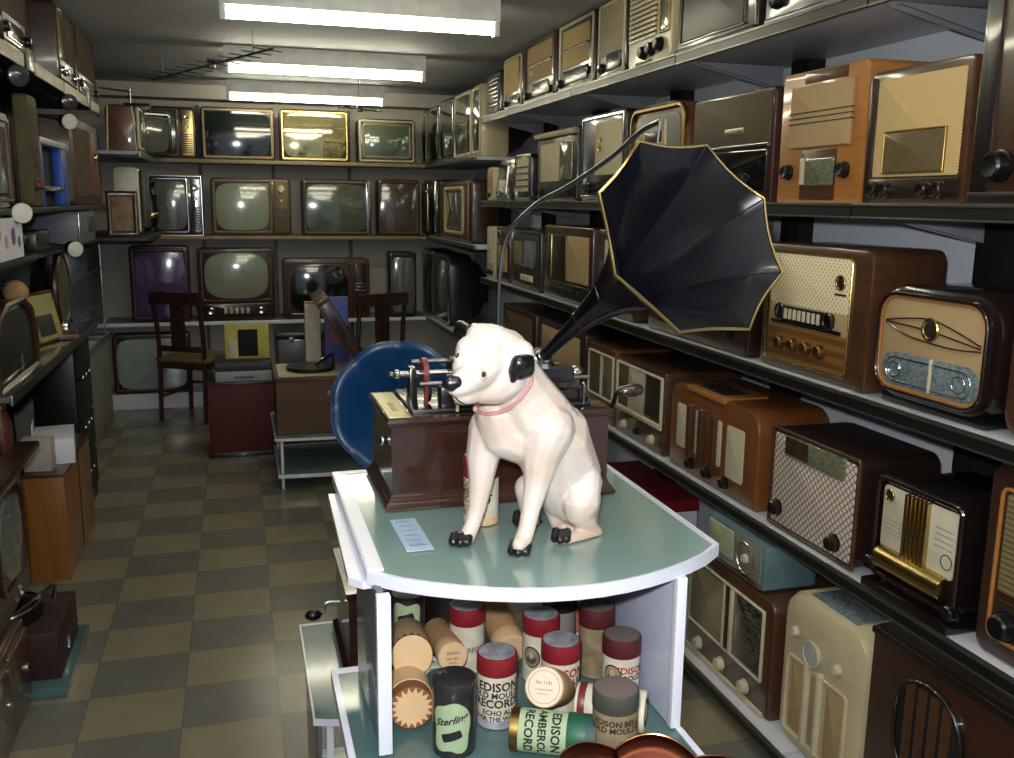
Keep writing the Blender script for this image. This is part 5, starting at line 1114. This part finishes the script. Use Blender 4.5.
part('body', add_box(BM(), -.88, -.78, 4.15, 4.42, 1.379, 1.46, .01), BLACKP); part('lens', rod(BM(), (-.83, 4.15, 1.43), (-.83, 4.04, 1.43), .028, 16), BLACKP); part('eyepiece', rod(BM(), (-.80, 4.42, 1.45), (-.80, 4.47, 1.45), .012, 12), CHROME)
T = thing('equipment_case', 'large black case standing behind the books on the left counter', 'case', (-1.05, 4.4, .9865)); inv = Matrix.Translation((1.05, -4.4, -.9865))
part('body', add_box(BM(), -1.25, -.96, 3.95, 4.52, .9865, 1.17, .01), BLACKM); part('lid', add_box(BM(), -1.255, -.955, 3.945, 4.525, 1.171, 1.195, .006), BLACKP)
# counter
T = thing('display_counter', 'dark wood and glass display counter running along the left side', 'counter', (-1.1, 3.9, 0)); inv = Matrix.Translation((1.1, -3.9, 0))
part('counter_top', add_box(BM(), -1.48, -.70, 3.12, 5.0, .965, .985, .003), mat('grey_glass_counter', (70, 76, 76), .1, coat=.8)); part('edge_trim', add_box(BM(), -.702, -.692, 3.12, 5.0, .955, .988, .002), STEEL)
part('body', add_box(BM(), -1.48, -1.1, 3.15, 4.95, .35, .96, .003), BLACKM); part('body', add_box(BM(), -1.48, -1.1, 3.15, 4.95, 0, .35, .003), LM)
# white counter farther back
T = thing('white_counter', 'pale laminate counter end facing the aisle at the far left', 'counter', (-1.25, 6.3, 0)); inv = Matrix.Translation((1.25, -6.3, 0))
part('body', add_box(BM(), -1.48, -.93, 5.45, 7.2, 0, .62, .004), mat('dim_beige_laminate', (150, 148, 136), .5)); part('top', add_box(BM(), -1.48, -.90, 5.40, 7.22, .62, .645, .003), GREYLAM)
T = thing('glass_showcase', 'tall glass showcase with shelves of small objects at the far left', 'showcase', (-1.1, 6.2, .646)); inv = Matrix.Translation((1.1, -6.2, -.646))
GLS = mat('pale_glass', (200, 220, 224), .05, trans=.85)
part('glass_side', add_box(BM(), -.915, -.91, 5.5, 6.9, .648, 1.36), GLS); part('glass_side', add_box(BM(), -1.45, -.915, 5.5, 5.505, .648, 1.36), GLS)
for z_ in (.66, .90, 1.13, 1.365): part('glass_shelf', add_box(BM(), -1.45, -.905, 5.5, 6.9, z_-.012, z_, .001), mat('greenish_glass_shelf', (112, 134, 140), .15, coat=.6))
for y in (5.5, 6.9): part('corner_post', add_box(BM(), -.92, -.905, y-.008, y+.008, .646, 1.37, .001), STEEL)
part('back_panel', add_box(BM(), -1.46, -1.45, 5.5, 6.9, .646, 1.37), mat('pale_blue_back', (112, 134, 150), .5))
GL = 'radios on the left shelves'
def lradio(label, y0, y1, z, h, d, m_, els, X=-.705, name='table_radio', cat='radio', group=GL, **k): return device(name, label, cat, y1-y0, h, d, m_, els, (X, (y0+y1)/2, z), LW, group, **k)
std = lambda g, dl: [('r', 'bezel', .03, .03, .97, .97, .05, .03, W_MID, .006), ('p', 'speaker_grille', .08, .32, .92, .92, .03, g, .004), ('p', 'dial', .2, .08, .8, .26, .02, dl, .006), ('k', .1, .16, .055, BLACKP), ('k', .9, .16, .055, BLACKP)]
lradio('dark radio with green-grey cloth and brass rails, nearest on the top left shelf', 3.0, 3.42, 2.092, .32, .34, W_DARK, std(mat('green_grey_cloth', (82, 80, 62), .8), GLD))
lradio('radio with chrome pillars and rounded front in the middle of the top left shelf', 3.46, 3.88, 2.092, .325, .34, W_RED, std(FABD, GLG), r=.06)
lradio('reddish radio with yellow dial, farther along the top left shelf', 4.49, 4.95, 2.092, .325, .40, W_RED, [('r', 'bezel', .03, .03, .97, .97, .04, .03, W_MID, .008), ('p', 'speaker_grille', .4, .3, .92, .92, .03, FABD, .003), ('p', 'dial', .1, .3, .38, .92, .02, mat('yellow_dial_glass', (150, 130, 44), .15, coat=.8), .006), ('k', .15, .15, .05, CHROME), ('k', .35, .15, .05, CHROME), ('k', .85, .15, .05, CHROME)])  # dial glass has a plain yellow colour
lradio('arched-top dark radio at the far end of the top left shelf', 5.0, 5.62, 2.092, .32, .40, W_BLACK, std(FABD, GLD), r=(.01, .01, .16, .16))
lradio('brown radio with tall glass dial on the second left shelf at the picture edge', 2.95, 3.45, 1.562, .30, .3, W_DARK, [('r', 'bezel', .1, .06, .95, .94, .03, .04, W_MID, .008), ('p', 'dial', .45, .15, .85, .85, .03, GLB, .005)])
T = lradio('yellow-green painted panel speaker with sloping top on the second left shelf', 3.78, 3.95, 1.562, .40, .05, mat('mottled_olive_paint', (84, 80, 46), .7, noise=((60, 56, 32), 20, (1, 1, 1), .5)), [('k', .3, .2, .05, REDM), ('p', 'speaker_grille', .1, .35, .9, .9, .03, FABD, .004)], name='panel_speaker', cat='speaker')
T = thing('blue_display_frame', 'small display with bright blue upright edges on the second left shelf', 'display stand', (-.76, 4.28, 1.562)); inv = Matrix.Translation((.76, -4.28, -1.562))
part('frame', add_box(BM(), -.75, -.71, 3.98, 4.02, 1.562, 1.80, .003), BLUEP); part('frame', add_box(BM(), -.75, -.71, 4.44, 4.56, 1.562, 1.80, .003), BLUEP); part('crossbar', add_box(BM(), -.755, -.705, 3.97, 4.57, 1.80, 1.825, .003), mat('pale_bar', (170, 176, 180), .4)); part('crossbar', add_box(BM(), -.75, -.71, 4.0, 4.46, 1.62, 1.64, .003), CHROME); part('back', add_box(BM(), -.76, -.75, 3.98, 4.56, 1.562, 1.8), BLACKM)
lradio('large brown radio with rust-orange edge panel on the second left shelf', 4.66, 5.55, 1.562, .40, .42, mat('brown_veneer', (70, 48, 38), .5, coat=.2), [('p', 'speaker_grille', .1, .1, .6, .9, .02, FABD, .004), ('p', 'side_panel', .66, .1, .92, .9, .02, mat('rust_panel', (116, 60, 34), .5), .006), ('k', .78, .6, .05, GOLD)])  # rust-coloured panel along one end of the front
# far-left televisions on the pale shelf
T = device('television', 'portable brown television tapering upward with pale edge trims at the far left', 'television', .17, .28, .3, W_MID, [('l', 'edge_trim', [(.02, .03), (.1, .97)], .02, IVORY, .004), ('l', 'edge_trim', [(.98, .03), (.9, .97)], .02, IVORY, .004), ('p', 'side_face', .06, .04, .94, .96, .01, W_ORH, .003)], (-.645, 6.15, 1.866), 0, 'televisions at the far left', r=.03)
obj('front_rim', add_box(BM(), .088, .108, 0, .29, .02, .27, .008), IVORY, T); obj('screen', add_box(BM(), .108, .125, .01, .28, .04, .25, .008), SCRG, T)
T = device('television', 'small dark television with grey screen beside the tapering brown one', 'television', .26, .30, .26, W_BLACK, [('r', 'bezel', .03, .03, .97, .97, .08, .06, BAKEB, .012), ('s', .1, .1, .9, .9, SCRGREY, .06)], (-.62, 6.60, 1.883), .35, 'televisions at the far left', r=.05)
T.location = (-.53, 7.02, 1.884)
T = device('television', 'white portable television with green edge on the left shelf', 'television', .15, .42, .26, mat('off_white_cabinet', (222, 222, 204), .5), [('p', 'face', .05, .05, .95, .95, .05, mat('off_white_face', (216, 216, 198), .5), .004)], (-.655, 6.35, 1.368), 0, 'televisions at the far left', r=.04)
obj('screen_rim', add_box(BM(), .076, .115, 0, .25, .04, .40, .012), mat('olive_green_rim', (56, 62, 38), .4), T)
T = thing('picture_frame', 'small brown wooden picture frame leaning on the left shelf edge', 'picture frame', (-.655, 6.05, 1.368)); T.rotation_euler = (-.12, 0, .1)
bm = BM(); ring(bm, -.09, 0, .09, .27, .004, .03, -.01, .01); obj('frame', bm, W_RED, T); obj('picture', panel(-.065, .028, .065, .245, .0, .006), mat('brown_picture', (92, 66, 46), .5, noise=((140, 112, 76), 14, (1, 1, 1), .4)), T)
T = thing('figurine', 'dark figurine of a standing figure with gold trim before the chrome-framed television', 'figurine', (-.62, 6.6, 1.322)); inv = Matrix.Translation((0, 0, 0))
bm = lathe(BM(), [(.05, 0), (.05, .02), (.03, .03), (.045, .08), (.05, .14), (.035, .2), (.045, .25), (.02, .29), (.018, .3)], None, 16); obj('figure_body', bm, mat('dark_bronze', (38, 34, 36), .3, metal=.5), T); obj('head', add_sphere(BM(), (0, 0, .335), .038), mat('dark_bronze', (0, 0, 0)), T); obj('gold_sash', lathe(BM(), [(.049, .09), (.053, .1), (.053, .12), (.048, .13)], None, 16), GOLD, T)
T.location = (-.57, 7.02, 1.368)
# spotlights under the top left shelf
for lb, y, z_, lit, xx in (('black spotlight hanging under the top left shelf, nearest', 3.59, 2.0, 0, -.71), ('black spotlight hanging under the top left shelf, farther one', 4.60, 2.01, 0, -.71), ('spotlight with white face below the black ones on the left', 4.56, 1.926, 1, -.71), ('white-faced spotlight at the left picture edge above the white poster', 3.46, 1.55, 1, -.71), ('white-faced spotlight above the books on the left', 4.46, 1.38, 1, -.71)):
    T = thing('spotlight', lb, 'spotlight', (xx, y, z_), 0, 'spotlights on the left shelving')
    fm = mat('white_lamp_face', (226, 226, 214), .4) if lit else mat('smoked_lamp', (60, 64, 70), .15, coat=1)
    obj('housing', lathe(BM(), [(.012, 0), (.03, .012), (.036, .04), (.036, .055)], zto((.55, -.83, -.1)), 20), BLACKP, T)
    obj('lamp_face', lathe(BM(), [(.034, .05), (.033, .060), (.02, .066), (.004, .068)], zto((.55, -.83, -.1)), 20), fm, T)
    obj('arm', rod(BM(), (0, 0, 0), (-.13, .02, .03 if z_ < 2.0 else .06), .006, 8), STEEL, T)
# poster, box things
T = thing('poster', 'white poster with blotchy purple figures at the left picture edge', 'poster', (-.70, 3.25, 1.40)); inv = Matrix.Translation((.70, -3.25, -1.40))
part('sheet', add_box(BM(), -.705, -.70, 3.0, 3.50, 1.398, 1.53), mat('white_poster_print', (214, 210, 216), .6, noise=((214, 210, 216), 5, (1, 1, 1), .9)))
for (y, z_, r_, c) in ((3.3, 1.47, .03, (110, 90, 150)), (3.2, 1.455, .022, (200, 150, 160)), (3.38, 1.45, .02, (90, 100, 150)), (3.12, 1.48, .018, (180, 160, 190))): part('printed_figure', lathe(BM(), [(r_, 0), (r_, .001), (r_*.5, .0012)], zto((1, 0, 0), (-.70, y+.06, z_)), 9), mat('poster_ink_%d' % c[0], c, .6))
CZ = .9865
T = thing('arched_case', 'black arched wooden case with brown edging on the left counter', 'case', (-.9, 3.2, CZ)); T.rotation_euler = (0, 0, LW)
pr = [(-.30, 0), (.30, 0), (.30, .14), (.24, .22), (.12, .26), (-.12, .26), (-.24, .22), (-.30, .14)]
T.location = (-.74, 3.44, CZ)
obj('case', slab(BM(), pr, 0, .3, .008), W_BLACK, T); pr2 = [(a*.8, .03+b*.78) for a, b in pr]; obj('opening', slab(BM(), pr2, -.004, .01, .003), BLACKM, T)
bm = BM(); tube(bm, [(a, -.006, b) for a, b in pr], .012, 6, closed=True); obj('edging', bm, W_MID, T); obj('badge', lathe(BM(), [(.03, 0), (.03, .003), (.02, .004)], zto((0, -1, 0), (.05, -.004, .05)), 16), CHROME, T)
T = thing('horn_loudspeaker', 'polished dark oval wooden loudspeaker standing on the left counter', 'loudspeaker', (-.80, 4.72, CZ)); T.rotation_euler = (0, 0, LW)
obj('rear_shell', lathe(BM(), [(.02, 0), (.12, .01), (.165, .05), (.17, .08)], Matrix.Translation((0, .03, .185)) @ Matrix.Rotation(PI/2, 4, 'X') @ Matrix.Translation((0, 0, -.09)), 32), BAKE, T)
obj('front_rim', tube(BM(), [(.16*math.cos(a*PI/16), -.0, .185+.16*math.sin(a*PI/16)) for a in range(32)], .016, 8, closed=True), W_RED, T); obj('speaker_grille', lathe(BM(), [(.15, 0), (.15, .01), (.05, .03)], zto((0, -1, 0), (0, .0, .185)), 28), mat('olive_cloth', (84, 80, 56), .8), T)
obj('foot', add_box(BM(), -.08, .08, -.03, .09, 0, .035, .008), CHROME, T)
bks = [((64, 40, 30), .030, .19), ((150, 140, 110), .022, .17), ((110, 112, 106), .028, .185), ((40, 50, 60), .02, .165), ((120, 84, 40), .025, .18)]
yy = 3.90
lb5 = ['brown book at the near end of the row on the left counter', 'thin pale book second in the row on the left counter', 'grey book in the middle of the row on the left counter', 'slim dark blue book in the row on the left counter', 'ochre book at the far end of the row on the left counter']
for (c, t_, h_), lb in zip(bks, lb5):
    T = thing('book', lb, 'book', (-.80, yy+t_/2, CZ), LW, 'books on the left counter')
    obj('cover', add_box(BM(), -t_/2, t_/2, 0, .13, 0, h_, .002), mat('book_%d_%d' % c[:2], c, .6), T); obj('pages', add_box(BM(), -t_/2+.002, t_/2-.002, .002, .128, h_, h_+.001), PAPER, T); obj('spine_label', add_box(BM(), -t_/2+.003, t_/2-.003, -.001, .0, h_*.6, h_*.85), mat('spine_label', (190, 180, 140), .6), T); yy += t_+.002
T = thing('framed_card', 'pale framed card leaning behind books on the left counter', 'framed card', (-.78, 4.28, CZ)); T.rotation_euler = (-.2, 0, LW-.3)
obj('frame', ring(BM(), -.11, 0, .11, .22, .003, .014, -.006, .006), GOLDD, T); obj('card', panel(-.1, .01, .1, .21, -.002, .004), mat('pale_yellow_card', (168, 160, 108), .7), T); obj('picture', panel(-.07, .03, .06, .12, -.004, .0), mat('grey_photo', (66, 64, 62), .5), T)
T = thing('book', 'brown book lying flat at the counter edge near the oval loudspeaker', 'book', (-.80, 4.38, CZ), .2); obj('cover', add_box(BM(), -.09, .09, -.13, .13, 0, .022, .003), W_ORH, T); obj('pages', add_box(BM(), -.086, .092, -.126, .126, .004, .018), PAPER, T); T.location = (-.80, 4.46, CZ)
T = thing('trophy', 'wooden ball-topped trophy with small figure at the left picture edge', 'trophy', (-.80, 3.66, 1.245) if False else (-.80, 3.80, CZ)); obj('stem', lathe(BM(), [(.045, 0), (.045, .02), (.015, .04), (.02, .15), (.012, .22)], None, 16), W_DARK, T); obj('ball', add_sphere(BM(), (0, 0, .26), .045), CARD, T)
# floor-level left
T = device('console_television', 'brown console television with rounded screen at the left picture edge', 'television', .58, .44, .36, W_RED, [('r', 'bezel', .28, .22, .9, .95, .2, .04, W_RED, .014), ('s', .36, .3, .82, .88, SCRGREY, .05, 2.6), ('k', .1, .3, .05, CHROME), ('k', .1, .6, .05, CHROME), ('p', 'control_panel', .03, .1, .18, .9, .02, W_DARK, .006)], (-.72, 2.99, .30), LW, None, r=.03, bev=.02)
obj('top_board', add_box(BM(), -.33, .45, -.03, .36, .44, .465, .008), W_RED, T)
for lb, x_, y_, h_ in (('slim brown vase nearer the picture edge on the console television', -.78, 3.12, .17), ('taller slim brown vase on the far end of the console television', -.77, 3.28, .20)):
    T = thing('vase', lb, 'vase', (x_, y_, .766)); obj('vase_body', lathe(BM(), [(.022, 0), (.034, h_*.2), (.036, h_*.45), (.018, h_*.75), (.024, h_)], None, 20), mat('brown_glaze', (84, 44, 34), .25, coat=.6), T); obj('neck_band', lathe(BM(), [(.019, h_*.72), (.0215, h_*.75), (.0205, h_*.80), (.019, h_*.81)], None, 20), GOLDD, T)
T = device('sideboard', 'low brown wooden cabinet with carved front under the console television', 'cabinet', .5, .292, .5, W_RED, [('p', 'door', .04, .08, .48, .92, .02, W_MID, .012), ('p', 'door', .52, .08, .96, .92, .02, W_MID, .012), ('k', .9, .5, .05, CHROME), ('k', .44, .5, .05, CHROME)], (-.70, 2.78, 0), LW, None, r=.01)
for lb, sz, loc, rz_ in (('white carton with open flap on the counter ledge at the left', (.10, .13, .12), (-.83, 3.62, .5705), .3),):
    T = thing('storage_box', lb, 'box', (-.815, 4.30, .471), .15); obj('carton', add_box(BM(), -.07, .09, -.12, .16, 0, .11, .003), WHITE, T); obj('flap', add_box(BM(), -.07, -.066, -.12, .0, .11, .18, .001), WHITE, T)
T = thing('storage_box', 'small white carton standing in front of the open-flapped one at the left', 'box', (-.83, 4.12, .471), -.1); obj('carton', add_box(BM(), -.06, .05, -.03, .04, 0, .14, .003), mat('grey_white_card', (186, 178, 168), .6), T); obj('tape', add_box(BM(), -.01, .0, -.031, .041, .1405, .141), CARDL, T)
T = thing('cabinet', 'orange-brown plain wooden floor cabinet at the left under the white cartons', 'cabinet', (-.9, 4.2, 0)); inv = Matrix.Translation((.9, -4.2, 0))
part('body', add_box(BM(), -.90, -.735, 4.05, 4.75, 0, .455, .004), wood('golden_oak', (150, 98, 42), (124, 78, 32), axis='z')); part('top', add_box(BM(), -.905, -.728, 4.04, 4.755, .4555, .470, .003), W_MID); part('door_gap', add_box(BM(), -.736, -.732, 4.40, 4.405, .02, .47), BLACKM)
T = thing('equipment_rack', 'black equipment rack with small silver knobs behind the orange-brown cabinet', 'rack', (-.87, 5.05, 0)); inv = Matrix.Translation((.87, -5.05, 0))
part('frame', add_box(BM(), -.985, -.79, 4.83, 5.3, 0, .93, .006), BLACKP)
for k in range(4): part('panel', add_box(BM(), -.79, -.782, 4.85, 5.28, .08+.21*k, .27+.21*k, .003), BLACKM)
for k in range(9): part('knob', add_sphere(BM(), (-.778, 4.92+.1*(k % 3)+.03*(k//3), .2+.25*(k//3)), .012), CHROME)
T = thing('portable_record_player', 'dark maroon record player with chrome ring arm on a glass slab by the cabinet', 'record player', (-.815, 3.26, .037)); inv = Matrix.Translation((.80, -3.44, -.037))
part('case', add_box(BM(), -1.0, -.60, 3.27, 3.62, .037, .20, .008), mat('maroon_leatherette', (52, 20, 26), .5)); part('turntable', rod(BM(), (-.80, 3.44, .2), (-.80, 3.44, .215), .13, 32), BLACKP)
part('ring_arm', tube(BM(), [(-.80+.12*math.cos(a*PI/12), 3.42+.12*math.sin(a*PI/12), .235+.02*math.cos(a*PI/12)) for a in range(24)], .006, 6, closed=True), CHROME); part('latch', add_box(BM(), -.605, -.594, 3.40, 3.43, .08, .12, .002), CHROME); part('tone_arm', tube(BM(), spline([(-.66, 3.56, .2), (-.66, 3.56, .25), (-.7, 3.45, .25), (-.76, 3.38, .225)], 5), .008, 8), CHROME)
tag(obj('glass_slab', add_box(BM(), -1.06, -.59, 3.03, 3.50, .001, .036, .003), FROSTD), 'teal glass slab on the floor under the maroon record player', 'glass slab')
